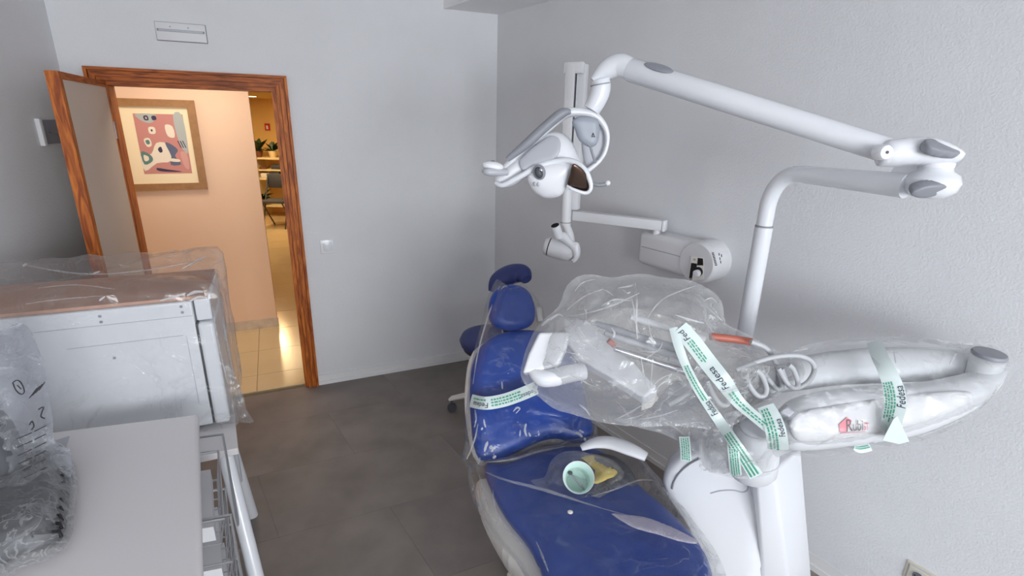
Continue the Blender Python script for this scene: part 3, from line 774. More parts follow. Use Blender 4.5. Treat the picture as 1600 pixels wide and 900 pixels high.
# ================================================================== STOOL behind the chair
sy = 3.12
sc0 = P(769, 530, sy); sb = V((sc0.x, sy, 0))
st = thing('stool', 'blue operator stool with curved backrest behind the dental chair', 'stool', sb)
szz = P(775, 522, sy).z
m = MB(); m.lathe([(0.02, 0.0), (0.17, 0.0), (0.205, 0.02), (0.215, 0.05), (0.20, 0.08), (0.15, 0.095), (0.02, 0.10)], V((sb.x, sy, szz-0.09)), UP, 36); m.build('seat', 'blue_dark', st, 60)
m = MB(); m.lathe([(0.02, -0.02), (0.16, -0.02), (0.19, 0.0), (0.19, 0.015)], V((sb.x, sy, szz-0.10)), UP, 30); m.build('seat_pan', 'dark_grey', st, 60)
m = MB(); m.tube([V((sb.x, sy, 0.07)), V((sb.x, sy, szz-0.10))], 0.03, 16); m.build('gas_column', 'chrome', st)
bb = [P(769, 456, sy+0.12), P(777, 439, sy+0.15), P(797, 429, sy+0.17), P(815, 428, sy+0.14), P(823, 437, sy+0.08)]
m = MB(); m.tube(spline(bb, 6), splr([0.030, 0.058, 0.072, 0.066, 0.036], 6), 16, flat=0.8, upv=UP); m.build('backrest', 'blue_dark', st, 60)
m = MB(); m.tube(spline([P(800, 435, sy+0.17), P(802, 480, sy+0.2), P(795, 528, sy+0.14), V((sb.x, sy, szz-0.11))], 6), 0.014, 10); m.build('back_post', 'chrome', st)
for k in range(5):
    a = R_(190 + 72*k); d = V((math.cos(a), math.sin(a), 0)); e = V((sb.x, sy, 0.10)) + d*0.27
    m = MB(); m.tube([V((sb.x, sy, 0.12)), V((sb.x, sy, 0.12)) + d*0.15, e, e + d*0.02 - UP*0.012], [0.032, 0.028, 0.022, 0.012], 12, flat=0.7); lg = m.build('leg', 'warm_white', st)
    c = e - UP*0.068; w = d.cross(UP)
    m = MB(); m.lathe([(0.012, -0.016), (0.03, -0.016), (0.032, -0.01), (0.032, 0.01), (0.03, 0.016), (0.012, 0.016)], c, w, 18); m.tube([c + UP*0.02, e], 0.008, 8); m.build('caster', 'dark_grey', st)

# ================================================================== DENTAL LAMP (pole, boom, head)
PY = 1.85
pb_ = P(1160, 545, PY); pbx = pb_.x
lamp = thing('dental_lamp', 'white dental operating lamp on a long jointed boom and pole', 'lamp', V((pbx, PY, 0.70)))
pj = P(1191, 353, PY)
rl = sz(13.3, pj)
m = MB(); m.tube([V((pbx, PY, 0.70)), V((pbx, PY, pj.z))], rl, 24); m.build('pole', 'white_enamel', lamp)
m = MB(); m.lathe([(rl*1.0, -0.004), (rl*1.0, 0.0), (rl*0.93, 0.003)], V((pbx, PY, pj.z)), UP, 24); m.build('pole_collar', 'mid_grey', lamp)
ez = P(1235, 268, PY).z
e1 = P(1418, 285, 1.46)
k1 = V((pbx, PY, ez)); dirh = V((e1.x - pbx, e1.y - PY, 0)); Lh = dirh.length; dirh.normalize()
path = [V((pbx, PY, pj.z)), V((pbx, PY, ez-0.13))]
for i in range(1, 10):
    a = R_(90*i/9); path.append(V((pbx, PY, ez-0.13)) + dirh*0.10*(1-math.cos(a)) + UP*0.13*math.sin(a))
path += [k1 + dirh*(0.10 + (Lh-0.10)*x) for x in (0.25, 0.5, 0.75, 1.0)]
nn_ = len(path); rads = [rl*0.90]*11 + [rl*0.94, rl*1.0, rl*1.06, rl*1.12]
m = MB(); m.tube(path, rads[:nn_] if len(rads) >= nn_ else rads + [rl*1.1]*(nn_-len(rads)), 24); m.build('swivel_arm', 'white_enamel', lamp, 50)
# end knuckle under the boom
kc = P(1456, 284, 1.44)
def axs(v): return v
m = MB(); m.lathe([(0.018, -0.044), (0.040, -0.040), (0.060, -0.022), (0.066, 0.0), (0.058, 0.020), (0.042, 0.030), (0.038, 0.044)], kc, UP, 32); m.tube([kc - dirh*0.09, kc - dirh*0.02], [0.042, 0.045], 20); m.build('lower_knuckle', 'white_enamel', lamp, 50)
kf = V((0.05, -0.80, -0.60)).normalized()
kfr = frame(PP(1455, 298, kc + kf*0.050, kf), kf)
m = MB(); inflate(m, kfr, fpix(kfr, [(1423, 304), (1431, 296), (1455, 289), (1481, 289), (1477, 298), (1458, 306), (1438, 309)]), 0.006, 0.03, 0.012, 4, 14); m.build('knuckle_cap', 'mid_grey', lamp, 60)
m = MB(); zc = P(1459, 262, 1.44).z; c = V((kc.x, kc.y, kc.z)); m.lathe([(0.040, 0.040), (0.041, 0.052), (0.0385, 0.053), (0.0385, 0.056), (0.041, 0.057), (0.041, 0.085)], c, UP, 28); m.build('neck_ring', 'white_plastic', lamp, 40)
uc = c + UP*0.115
b0, b1 = P(1392, 237, 1.44), P(982, 108, 1.90)
bd_ = (b1-b0).normalized()
# upper knuckle: a flattened pear from the neck to the boom
ufr = frame(P(1440, 238, 1.42), V((-0.05, -0.86, 0.50)))
m = MB(); inflate(m, ufr, fpix(ufr, [(1376, 226), (1398, 219), (1445, 217), (1472, 224), (1497, 238), (1503, 247), (1493, 254), (1460, 254), (1425, 255), (1400, 257), (1376, 252)]), 0.035, 0.05, 0.035, 4, 20); m.build('upper_knuckle', 'white_enamel', lamp, 60)
tn = V((0.25, -0.45, 0.86)).normalized()
tfr = frame(P(1472, 230, 1.385), tn)
m = MB(); inflate(m, tfr, fpix(tfr, [(1443, 220), (1455, 217.5), (1476, 223), (1499, 238), (1494, 241), (1470, 237), (1452, 230)]), 0.005, 0.02, 0.010, 4, 14); m.build('knuckle_cap', 'mid_grey', lamp, 60)
rb0, rb1 = sz(19.0, b0), sz(17.5, b1)
m = MB(); m.tube([b0 - bd_*0.01, b0 + bd_*0.004, b0 + bd_*0.02, b0*0.5 + b1*0.5, b1 - bd_*0.01, b1], [rb0*0.86, rb0, rb0, (rb0+rb1)/2, rb1, rb1*0.88], 28); bo_ = m.build('boom', 'white_enamel', lamp, 40)
q = P(1386, 238, 1.385); m = MB(); m.lathe([(0.001, 0.0), (0.017, 0.0), (0.020, -0.006), (0.020, -0.03)], q, V((0.1, -1, 0.05)), 24); m.build('pivot_disc', 'white_plastic', lamp, 40)
m = MB(); m.lathe([(0.001, 0.002), (0.004, 0.002), (0.004, -0.004)], q, V((0.1, -1, 0.05)), 12); m.build('pivot_screw', 'dark_grey', lamp)
# grey inlay on the boom
i0, i1 = b0 + (b1-b0)*0.80, b0 + (b1-b0)*0.93
sdir = bd_.cross(UP).normalized(); tu = sdir.cross(bd_); tu = tu if tu.z > 0 else -tu; fside = -sdir if sdir.y > 0 else sdir
io = (tu*0.82 + fside*0.55).normalized()
m = MB(); mid = (i0+i1)/2 + io*(rb1*0.985); m.ball(mid, (i1-i0).length/2, 0.019, 0.0065, bd_, io.cross(bd_), io, 24, 10); m.build('boom_inlay', 'mid_grey', lamp, 60)
# elbow over the lamp head
LY = 1.93
e0, e1_, e2 = b1, P(948, 106, LY), P(937, 128, LY)
m = MB(); m.tube(spline([b1 - bd_*0.012, P(968, 102, LY-0.01), P(946, 110, LY), P(926, 126, LY)], 7), splr([rb1*0.92, rb1*1.0, rb1*0.85, rb1*0.3], 7), 24); m.build('boom_elbow', 'white_enamel', lamp, 60)
q = P(985, 106, 1.86); m = MB(); m.lathe([(0.001, 0), (0.004, 0.0), (0.004, -0.02)], q, V((0, -1, 0)), 10); m.build('pivot_screw', 'dark_grey', lamp)
n0, n1, n2 = P(938, 124, LY), P(937, 146, LY), P(924, 172, LY)
rn_ = sz(15.5, n0)
m = MB(); m.tube(spline([n0, P(939, 134, LY), n1, P(931, 160, LY), n2], 6), splr([rn_*0.9, rn_, rn_, rn_*0.95, rn_*0.86], 6), 24); m.build('head_neck', 'white_enamel', lamp, 50)
m = MB(); m.tube([P(938, 131, LY), P(938.2, 133, LY)], rn_*1.03, 24); m.build('neck_ring', 'mid_grey', lamp)
# yoke: the bow from the handle over the head and round the back
def LP(zx, zy, y=LY): return P(730 + zx/2.646, 80 + zy/2.646, y)
yo = [LP(120, 520), LP(170, 470), LP(240, 400), (LP(320, 325)), LP(400, 262), LP(450, 252), LP(520, 262), LP(562, 300), LP(580, 350), LP(572, 410), LP(545, 455), LP(500, 492)]
px_ = sz(1, yo[4])/2.646
m = MB(); m.tube(spline(yo, 6), [px_*x for x in splr([15, 19, 21, 22, 22, 20, 17, 14, 11, 10, 10, 12], 6)], 16, flat=0.9); m.build('yoke', 'white_enamel', lamp, 60)
yi = [LP(165, 448, LY-0.03), LP(240, 388, LY-0.03), LP(320, 315, LY-0.03), LP(390, 258, LY-0.03), LP(428, 250, LY-0.03)]
m = MB(); m.tube(spline(yi, 6), [px_*x for x in splr([11, 19, 20, 20, 9], 6)], 16); m.build('yoke_grip', 'mid_grey', lamp, 60)
# rear disc of the yoke (the pale hoop behind the grey box)
yf = frame(LP(520, 400, LY+0.03), V((-0.1, -1, 0)))
m = MB(); inflate(m, yf, fpix(yf, [(730+x/2.646, 80+y/2.646) for x, y in ((470, 280), (530, 275), (565, 330), (565, 400), (535, 455), (500, 485), (480, 440), (470, 360))]), 0.008, 0.010, 0.01, 4, 14); m.build('rear_disc', 'pale_grey', lamp, 60)
# switch box with its pin
sf = frame(LP(490, 330, LY-0.075), V((0.0, -1, 0.05)))
m = MB(); inflate(m, sf, fpix(sf, [(730+x/2.646, 80+y/2.646) for x, y in ((434, 290), (468, 268), (530, 276), (546, 300), (545, 350), (532, 388), (500, 395), (462, 368), (446, 325))]), 0.016, 0.05, 0.022, 3, 16); m.build('switch_box', 'cool_grey', lamp, 60)
m = MB(); m.tube([LP(505, 378, LY-0.08), LP(507, 392, LY-0.08)], 0.008, 10); m.tube([LP(507, 386, LY-0.08), LP(529, 462, LY-0.07)], 0.0045, 8); m.build('pin', 'mid_grey', lamp)
m = MB(); 
for a, b in (((516, 352), (521, 338)), ((521, 338), (526, 352)), ((515, 354), (529, 354))): m.tube([LP(*a, LY-0.094), LP(*b, LY-0.094)], 0.0012, 6)
m.build('symbol', 'ink_grey', lamp)
# head: upper shell
hf = frame(LP(330, 450, LY), V((-0.15, -0.95, 0.28)))
shell = [(112, 545), (118, 512), (160, 478), (215, 425), (270, 375), (320, 345), (365, 335), (410, 348), (440, 385), (456, 430), (480, 472), (506, 520), (516, 565), (505, 590), (475, 588), (440, 570), (415, 520), (390, 480), (330, 478), (280, 495), (230, 525), (185, 555), (140, 565)]
m = MB(); inflate(m, hf, fpix(hf, [(730+x/2.646, 80+y/2.646) for x, y in shell]), 0.045, 0.09, 0.05, 3, 26); m.build('head_shell', 'white_plastic', lamp, 60)
# raised front rim of the shell
rim = [LP(118, 545, LY-0.035), LP(150, 553, LY-0.05), LP(215, 520, LY-0.06), LP(290, 478, LY-0.06), LP(370, 455, LY-0.06), LP(440, 458, LY-0.075), LP(490, 498, LY-0.092), LP(512, 558, LY-0.10), LP(492, 586, LY-0.10), LP(440, 572, LY-0.10), LP(414, 556, LY-0.09)]
m = MB(); m.tube(spline(rim, 6), [px_*x for x in splr([9, 11, 12, 12, 12, 13, 12, 9, 8, 7, 6], 6)], 12); m.build('shell_rim', 'white_enamel', lamp, 60)
# lamp nose with its lens
nf = frame(LP(340, 535, LY-0.045), V((-0.1, -0.97, -0.2)))
m = MB(); inflate(m, nf, fpix(nf, [(730+x/2.646, 80+y/2.646) for x, y in ((248, 530), (255, 500), (300, 470), (360, 460), (425, 462), (432, 490), (420, 540), (395, 590), (355, 606), (310, 603), (270, 575))]), 0.04, 0.06, 0.06, 4, 20); nose = m.build('lamp_nose', 'white_plastic', lamp, 60)
m = MB(); lc = LP(298, 500, LY-0.085); m.ball(lc, px_*26, px_*32, 0.012, V((1, 0, 0.35)).normalized(), V((-0.33, 0, 0.94)).normalized(), V((0, -1, 0)), 24, 10); m.build('lens', 'mid_grey', nose)
m = MB(); lc = LP(296, 502, LY-0.094); m.ball(lc, px_*17, px_*24, 0.010, V((1, 0, 0.35)).normalized(), V((-0.33, 0, 0.94)).normalized(), V((0, -1, 0)), 24, 10); m.build('lens_glass', 'dark_grey', nose)
m = MB(); lc = LP(305, 491, LY-0.101); m.ball(lc, px_*9, px_*9, 0.006, n=16, m=8, az=V((0, -1, 0)), ay=UP); m.build('lens_knob', 'chrome', nose)
for x, y in ((280, 550), (294, 550)):
    m = MB(); q = LP(x, y, LY-0.079); m.ball(q, px_*5, px_*10, 0.003, V((1, 0, 0.1)), V((-0.1, 0, 1)), V((0, -1, 0)), 12, 8); m.build('nose_slot', 'pale_grey', nose)
# mirror opening
rf = frame(LP(462, 530, LY-0.098), V((0.1, -0.95, -0.3)))
m = MB(); inflate(m, rf, fpix(rf, [(730+x/2.646, 80+y/2.646) for x, y in ((436, 468), (460, 474), (490, 505), (506, 560), (498, 582), (465, 578), (430, 562), (415, 548), (425, 510))]), 0.006, 0.008, 0.02, 4, 14); m.build('mirror', 'reflector', lamp, 60)
# side plate
sf2 = frame(LP(300, 420, LY-0.045), V((-0.25, -0.9, 0.35)))
m = MB(); inflate(m, sf2, fpix(sf2, [(730+x/2.646, 80+y/2.646) for x, y in ((215, 455), (250, 415), (300, 375), (345, 350), (380, 362), (385, 400), (365, 440), (320, 458), (270, 475), (230, 492))]), 0.006, 0.02, 0.02, 4, 16); m.build('shell_inlay', 'pale_grey', lamp, 60)
# two grab handles
m = MB(); m.tube(spline([LP(165, 500, LY-0.04), LP(125, 500, LY-0.06), LP(85, 498, LY-0.07), LP(66, 494, LY-0.06)], 5), [px_*x for x in splr([14, 16, 17, 9], 5)], 14); hd = m.build('grab_handle', 'pale_grey', lamp, 60)
m = MB(); c = LP(106, 475, LY-0.05); m.ball(c, px_*45, px_*28, px_*20, V((1, 0, -0.1)).normalized(), V((0, 1, 0)), UP, 24, 12); m.build('handle_top', 'white_plastic', hd, 60)
m = MB(); c = LP(106, 459, LY-0.05); m.ball(c, px_*13, px_*10, px_*8, n=16, m=8); m.build('handle_button', 'mid_grey', hd, 60)
m = MB(); m.tube(spline([LP(505, 540, LY+0.02), LP(530, 552, LY+0.05), LP(560, 552, LY+0.06), LP(578, 547, LY+0.06)], 5), px_*9, 12); hd = m.build('grab_handle', 'mid_grey', lamp, 60)
m = MB(); c = LP(581, 545, LY+0.06); m.ball(c, px_*13, px_*13, px_*12, n=16, m=10); m.build('handle_tip', 'white_plastic', hd, 60)

# ================================================================== X-RAY UNIT on the right wall
xo = RW(1065, 405)
xr = thing('xray_unit', 'white wall mounted dental x-ray unit with folded arm', 'x-ray unit', V((xo.x, xo.y, RW(1065, 440).z)))
_, xu, xv, xn = frame(xo, RN)
if xu.dot(RD) < 0: xu = -xu
def XP(px, py, off=0.0): return RW(px, py, off)
D_ = 0.13
l_, r_ = XP(1000, 395, D_), XP(1083, 410, D_)
xz0, xz1 = XP(1035, 424, D_).z, XP(1040, 370, D_).z
xc = (l_+r_)/2; wlen = (r_-l_).dot(xu)
ctr = V((xo.x, xo.y, 0)); sL = (l_-xo).dot(xu); sR = (XP(1088, 410, D_)-xo).dot(xu)
hz = (xz0+xz1)/2; hh = xz1-xz0
m = MB(); m.rbox(xo + xu*(sL+sR)/2 + UP*(hz-xo.z) + xn*(D_/2), xu, UP, xn, sR-sL+0.05, hh, D_, 0.03, 4); bx_ = m.build('control_box', 'white_matte', xr, 40)
m = MB(); m.box(xo + xu*(sL+sR)/2 + UP*(hz-xo.z+0.01) + xn*(D_+0.0005), xu, UP, xn, sR-sL-0.01, 0.0018, 0.002); m.build('seam', 'seam', bx_)
rc = hh*0.575; dc = xo + xu*sR + UP*(hz-xo.z)
m = MB(); m.lathe([(rc, 0.0), (rc, D_*0.82), (rc*0.985, D_*0.92), (rc*0.93, D_*1.0), (rc*0.90, D_*1.03), (0.005, D_*1.05)], dc, xn, 44); dm = m.build('control_drum', 'white_matte', xr, 40)
def DP(zx, zy, off): return PP(980 + zx/7.5, 340 + zy/7.5, xo + xn*off, xn)
def dquad(pts, off, mt, par, name):
    m = MB(); q = [DP(x, y, off) for x, y in pts]; m.hexa(q, [p + xn*0.002 for p in q]); return m.build(name, mt, par, 0)
kp = D_*1.05+0.001
panel = dquad([(752, 452), (895, 470), (900, 720), (720, 745)], kp, 'sign_white', dm, 'keypad')
for pts in (((828, 472), (888, 480), (892, 560), (820, 560)), ((752, 530), (818, 540), (812, 605), (772, 640), (760, 715), (725, 712))):
    m = MB(); q = [DP(x, y, kp+0.0022) for x, y in pts]; m.hexa(q, [p + xn*0.0008 for p in q]); m.build('key_field', 'black', dm, 0)
m = MB(); m.lathe([(0.022, 0), (0.022, 0.003), (0.018, 0.003)], DP(838, 632, kp+0.002), xn, 24); m.build('dial_ring', 'black', dm)
m = MB(); m.lathe([(0.017, 0), (0.016, 0.018), (0.013, 0.021), (0.002, 0.022)], DP(830, 650, kp+0.004), xn, 24); m.build('dial', 'white_plastic', dm)
m = MB(); m.lathe([(0.006, 0), (0.006, 0.003), (0.001, 0.004)], DP(748, 722, kp+0.002), xn, 14); m.build('button', 'mid_grey', dm)
m = MB(); m.box(DP(788, 492, kp+0.003), xu, UP, xn, 0.012, 0.009, 0.001); m.build('display', 'pale_grey', dm)
# small print on the drum rim
m = MB()
for k, (x, y) in enumerate(((1020, 485),)):
    q = DP(1005, 405, D_*0.99); q2 = DP(1048, 565, D_*0.99); e_ = (q2-q)
    for j in range(9): m.box(q + e_*(j+0.5)/9 + xn*0.002, e_.normalized(), e_.normalized().cross(xn), xn, e_.length/16, 0.010, 0.001)
m.build('rating_marks', 'ink_grey', dm, 0)
m = MB()
for x, y in ((1080, 430), (1090, 480), (1098, 520), (1108, 445)):
    m.box(DP(x, y, D_*0.97) + xn*0.002, (xu*0.3 - UP).normalized(), xu, xn, 0.012, 0.004, 0.001)
m.build('small_print', 'ink_grey', dm, 0)
# bracket arm
bz = RW(1036, 353, 0.10).z
ba, bb2 = PZ(1036, 352, bz), PZ(897, 336, bz)
bax = (bb2-ba).normalized(); bay = UP.cross(bax)
m = MB(); m.rbox((ba+bb2)/2, bax, bay, UP, (bb2-ba).length, 0.058, sz(16, ba), 0.006, 2); m.build('bracket_arm', 'white_matte', xr, 40)
m = MB(); m.rbox(ba - bax*0.008, bax, bay, UP, 0.016, 0.060, sz(17, ba), 0.004, 2); m.build('arm_end_cap', 'white_plastic', xr, 40)
m = MB(); w0_ = ba + bax*0.03; m.tube([w0_ + UP*0.01, w0_ - UP*0.10], 0.02, 14); m.build('arm_pivot', 'white_matte', xr)
# folded scissor arm, two upright beams
vb = bb2 + UP*0.03
t0, t1 = P(905, 100, vb.y), P(903, 327, vb.y)
wv = sz(17, t0)
m = MB(); m.rbox((t0+t1)/2, bax, bay, UP, wv*0.9, 0.05, (t0-t1).length, 0.006, 2); m.build('upper_beam', 'white_matte', xr, 40)
t2, t3 = P(889, 99, vb.y-0.02), P(888, 300, vb.y-0.02)
m = MB(); m.rbox((t2+t3)/2, bax, bay, UP, wv*0.95, 0.05, (t2-t3).length, 0.006, 2); m.build('lower_beam', 'white_matte', xr, 40)
m = MB(); m.rbox(P(897, 106, vb.y-0.035), bax, bay, UP, wv*1.9, 0.03, sz(17, t0), 0.006, 2); m.build('hinge_cap', 'white_matte', xr, 40)
m = MB(); m.box(P(897, 180, vb.y-0.046), bax, bay, UP, 0.006, 0.006, sz(140, t0)); m.build('beam_gap', 'dark_grey', xr, 0)
h0, h1 = P(886, 296, vb.y-0.03), P(884, 348, vb.y-0.03); rh = sz(8, h0)
m = MB(); m.tube([h0, h1], rh, 18); m.tube([h1, h1 - UP*0.012], rh*1.02, 18); m.build('hanger_tube', 'white_matte', xr, 40)
m = MB(); m.tube([h1 + UP*0.004, h1 + UP*0.001], rh*1.06, 18); m.build('hanger_ring', 'seam', xr)
# tube head hanging below
hy = vb.y-0.04
def HPx(zx, zy, y=None): return P(840 + zx/9, 330 + zy/9, y or hy)
q0 = h1 - UP*0.01
m = MB(); m.tube(spline([q0, HPx(455, 330), HPx(470, 440)], 5), rh*0.8, 14); m.build('head_stem', 'white_matte', xr)
ax0, ax1 = HPx(130, 490, hy+0.02), HPx(470, 590, hy-0.02); ad = (ax1-ax0).normalized(); rr2 = sz(14.5, ax0)
m = MB(); m.lathe([(rr2*0.8, -0.012), (rr2*0.98, 0.0), (rr2, 0.012)], ax0, ad, 28); hb_ = m.build('head_cap', 'white_matte', xr, 40)
m = MB(); m.lathe([(rr2*0.97, 0.012), (rr2*0.97, 0.018)], ax0, ad, 28); m.build('head_band', 'black', xr)
m = MB(); m.lathe([(rr2, 0.018), (rr2*1.02, (ax1-ax0).length*0.7), (rr2*0.9, (ax1-ax0).length), (rr2*0.5, (ax1-ax0).length+0.02)], ax0, ad, 28); m.build('tube_head', 'white_matte', xr, 40)
cf_ = frame(HPx(430, 480, hy-0.045), V((-0.3, -0.95, 0.1)))
m = MB(); inflate(m, cf_, fpix(cf_, [(840+x/9, 330+y/9) for x, y in ((215, 345), (290, 350), (360, 290), (430, 330), (500, 420), (570, 440), (600, 520), (590, 640), (515, 725), (470, 690), (505, 640), (470, 540), (400, 470), (310, 410), (240, 385))]), 0.02, 0.04, 0.03, 3, 18); m.build('yoke_arm', 'white_plastic', xr, 60)
cn0, cn1 = HPx(300, 360, hy-0.05), HPx(245, 200, hy-0.07)
m = MB(); m.tube([cn0, cn1], [sz(7.4, cn0), sz(7.6, cn1)], 24); m.build('beam_cone', 'white_plastic', xr, 40)
m = MB(); cdx = (cn1-cn0).normalized(); m.lathe([(0.001, 0.001), (sz(6.6, cn1), 0.001)], cn1, cdx, 24); m.build('cone_mouth', 'black', xr)

# ================================================================== DENTAL UNIT (column beside the chair)
def ext(a, b, z): return a + (b-a)*((z-a.z)/(b.z-a.z))
TOPZ = 0.80
cols = []
for (xa, ya), (xb, yb), yy in (((1174, 745), (1186, 899), 1.53), ((1180, 745), (1191, 899), 1.47), ((1206, 711), (1232, 899), 1.45), ((1253, 711), (1268, 899), 1.58)):
    a, b = P(xa, ya, yy), P(xb, yb, yy); cols.append((ext(a, b, TOPZ), ext(a, b, 0.0)))
c3t, c3b = cols[3]
cols.append((c3t + V((-0.04, 0.36, 0)), c3b + V((-0.10, 0.30, 0)))); cols.append((V((0.80, 1.98, TOPZ)), V((0.80, 1.98, 0.0))))
unit = thing('dental_unit', 'tall white dental unit column standing between the chair and the wall', 'dental unit', V((1.0, 1.7, 0)))
m = MB(); m.hexa([b for t_, b in cols], [t_ for t_, b in cols])
ub = m.build('body', 'white_enamel', unit, 0)
bv_ = ub.modifiers.new('round', 'BEVEL'); bv_.width = 0.012; bv_.segments = 3; bv_.limit_method = 'ANGLE'; ub.data.shade_smooth()
# crease lines
uf = frame(P(1120, 800, 1.58), V((-0.32, -0.93, 0.18)))
cover_px = [(1188, 745), (1192, 900), (1196, 1120), (1150, 1120), (1120, 960), (1098, 880), (1070, 815), (1045, 775), (1036, 748), (1048, 722), (1075, 706), (1115, 698), (1160, 702)]
m = MB(); inflate(m, uf, fpix(uf, cover_px), 0.035, 0.16, 0.035, 4, 26); m.build('side_cover', 'white_enamel', unit, 60)
def on_cover(px, py, k=0.0352): return PP(px, py, uf[0] + uf[3]*k, uf[3])
m = MB(); m.tube(spline([on_cover(*p) for p in ((1050, 764), (1053, 752), (1062, 738), (1077, 725), (1094, 716))], 5), 0.0035, 8); m.build('groove', 'seam', unit)
m = MB(); m.tube(spline([on_cover(*p) for p in ((1110, 771), (1125, 767), (1145, 766), (1160, 769), (1168, 765), (1168, 754), (1163, 747))], 5), 0.0028, 8); m.build('groove', 'pale_grey', unit)
m = MB(); m.lathe([(0.06, 0), (0.06, 0.03), (0.045, 0.05)], V((pbx, PY, 0.785)), UP, 28); m.build('pole_socket', 'white_plastic', unit, 40)

# ================================================================== INSTRUMENT TRAY AND ITS JOINTED ARM
arm = thing('instrument_arm', 'white jointed instrument arm with grey elbow cap and wrapped tray', 'dental arm', P(1172, 742, 1.40))
lf = frame(P(1385, 645, 1.34), V((-0.06, -0.91, 0.40)))
low_px = [(1214, 650), (1240, 624), (1290, 610), (1360, 602), (1430, 598), (1500, 586), (1540, 574), (1564, 572), (1562, 592), (1540, 622), (1500, 650), (1440, 676), (1380, 690), (1310, 699), (1262, 704), (1230, 702), (1212, 684)]
m = MB(); inflate(m, lf, fpix(lf, low_px), 0.055, 0.07, 0.06, 4, 30); la_ = m.build('lower_arm', 'arm_white', arm, 60)
plate_px = [(1234, 660), (1250, 644), (1320, 630), (1400, 620), (1470, 612), (1515, 612), (1515, 626), (1490, 642), (1440, 662), (1380, 676), (1320, 686), (1262, 691), (1240, 684)]
lf2 = (lf[0] + lf[3]*0.05, lf[1], lf[2], lf[3])
m = MB(); inflate(m, lf2, fpix(lf2, plate_px), 0.012, 0.02, 0.02, 4, 26); m.build('arm_plate', 'white_matte', la_, 60)
def on_plate(px, py): return PP(px, py, lf[0] + lf[3]*0.0645, lf[3])
m = MB(); q = [on_plate(*p) for p in ((1311, 663), (1323, 652), (1331, 657), (1323, 675), (1312, 675))]; m.hexa(q, [p + lf[3]*0.001 for p in q]); m.build('logo_mark', 'ink_pink', la_, 0)
o1, o2 = on_plate(1321, 674.5), on_plate(1348, 672); tx = (o2-o1).normalized(); ty = lf[3].cross(tx); s_ = sz(24, o1)
m = MB(); put_text(m, 'R', o1 + lf[3]*0.0015, tx, ty, sz(27, o1), 0.2, 0.66); put_text(m, 'ubi', o1 + tx*sz(10.5, o1) + lf[3]*0.0015, tx, ty, sz(23, o1), 0.2, 0.60); m.build('logo_lettering', 'ink_grey', la_, 0)
m = MB(); put_text(m, 'ST', o1 + tx*sz(27.5, o1) + lf[3]*0.0015, tx, ty, sz(15, o1), 0.2, 0.52); m.build('logo_lettering', 'ink_red', la_, 0)
m = MB(); q = [on_plate(1312, 677), on_plate(1352, 674.3)]; m.tube([q[0] + lf[3]*0.001, q[1] + lf[3]*0.001], 0.0006, 6); m.build('logo_rule', 'ink_pink', la_, 0)
uf2 = frame(P(1385, 570, 1.46), V((-0.05, -0.85, 0.52)))
upp_px = [(1180, 585), (1230, 563), (1290, 550), (1360, 543), (1430, 542), (1500, 547), (1545, 553), (1556, 566), (1545, 585), (1480, 594), (1400, 598), (1310, 602), (1250, 610), (1200, 612)]
m = MB(); inflate(m, uf2, fpix(uf2, upp_px), 0.04, 0.06, 0.04, 4, 28); m.build('upper_arm', 'arm_white', arm, 60)
ec = P(1545, 556, 1.38)
re_ = sz(22.5, ec)
m = MB(); m.lathe([(re_*0.75, -0.11), (re_*0.9, -0.09), (re_*0.96, -0.03), (re_*0.98, -0.004), (re_*0.9, 0.0)], ec, UP, 32); m.build('elbow', 'arm_white', arm, 50)
m = MB(); m.lathe([(re_, 0.0), (re_*1.02, 0.006), (re_*0.94, 0.011), (0.002, 0.012)], ec, (UP + V((0, -0.05, 0))).normalized(), 32); m.build('elbow_cap', 'mid_grey', arm, 50)
# knuckle on the unit
k0, k1 = P(1173, 741, 1.40), P(1183, 664, 1.40)
kd = (k1-k0).normalized(); Lk = (k1-k0).length; rk = sz(37, k0)
m = MB(); m.lathe([(rk*0.82, 0.0), (rk*0.98, 0.02), (rk, Lk*0.35), (rk*0.99, Lk*0.37), (rk*0.92, Lk*0.7), (rk*0.86, Lk*0.95), (rk*0.80, Lk), (rk*0.70, Lk*1.01)], k0, kd, 36); m.build('knuckle', 'arm_white', arm, 40)
m = MB(); m.lathe([(rk*1.005, Lk*0.355), (rk*1.005, Lk*0.37)], k0, kd, 36); m.build('knuckle_joint', 'pale_grey', arm)
kn = (kd + V((0, -0.75, 0.1))).normalized()
m = MB(); m.ball(P(1181, 664, 1.365), sz(25, k1), sz(22, k1), 0.016, V((1, 0, 0.12)).normalized(), kn.cross(V((1, 0, 0.12)).normalized()), kn, 30, 12); m.build('knuckle_cap', 'pale_grey', arm, 60)
m = MB(); m.tube(spline([P(1185, 695, 1.40), P(1210, 682, 1.38), P(1240, 670, 1.36)], 5), [sz(28, k1)]*11, 22); m.build('link', 'arm_white', arm, 60)
rf_ = frame(P(1230, 642, 1.30), V((-0.1, -0.7, 0.7)))
m = MB(); inflate(m, rf_, fpix(rf_, [(1214, 644), (1228, 632), (1247, 644), (1234, 656)]), 0.012, 0.06, 0.008, 1, 10); rm_ = m.build('arm_window', 'mid_grey', arm, 40)
rf_ = (rf_[0] + rf_[3]*0.010, rf_[1], rf_[2], rf_[3])
m = MB(); inflate(m, rf_, fpix(rf_, [(1218, 644), (1229, 635.5), (1242, 644), (1233, 652)]), 0.004, 0.01, 0.004, 1, 10); m.build('window_inset', 'pale_grey', rm_, 40)
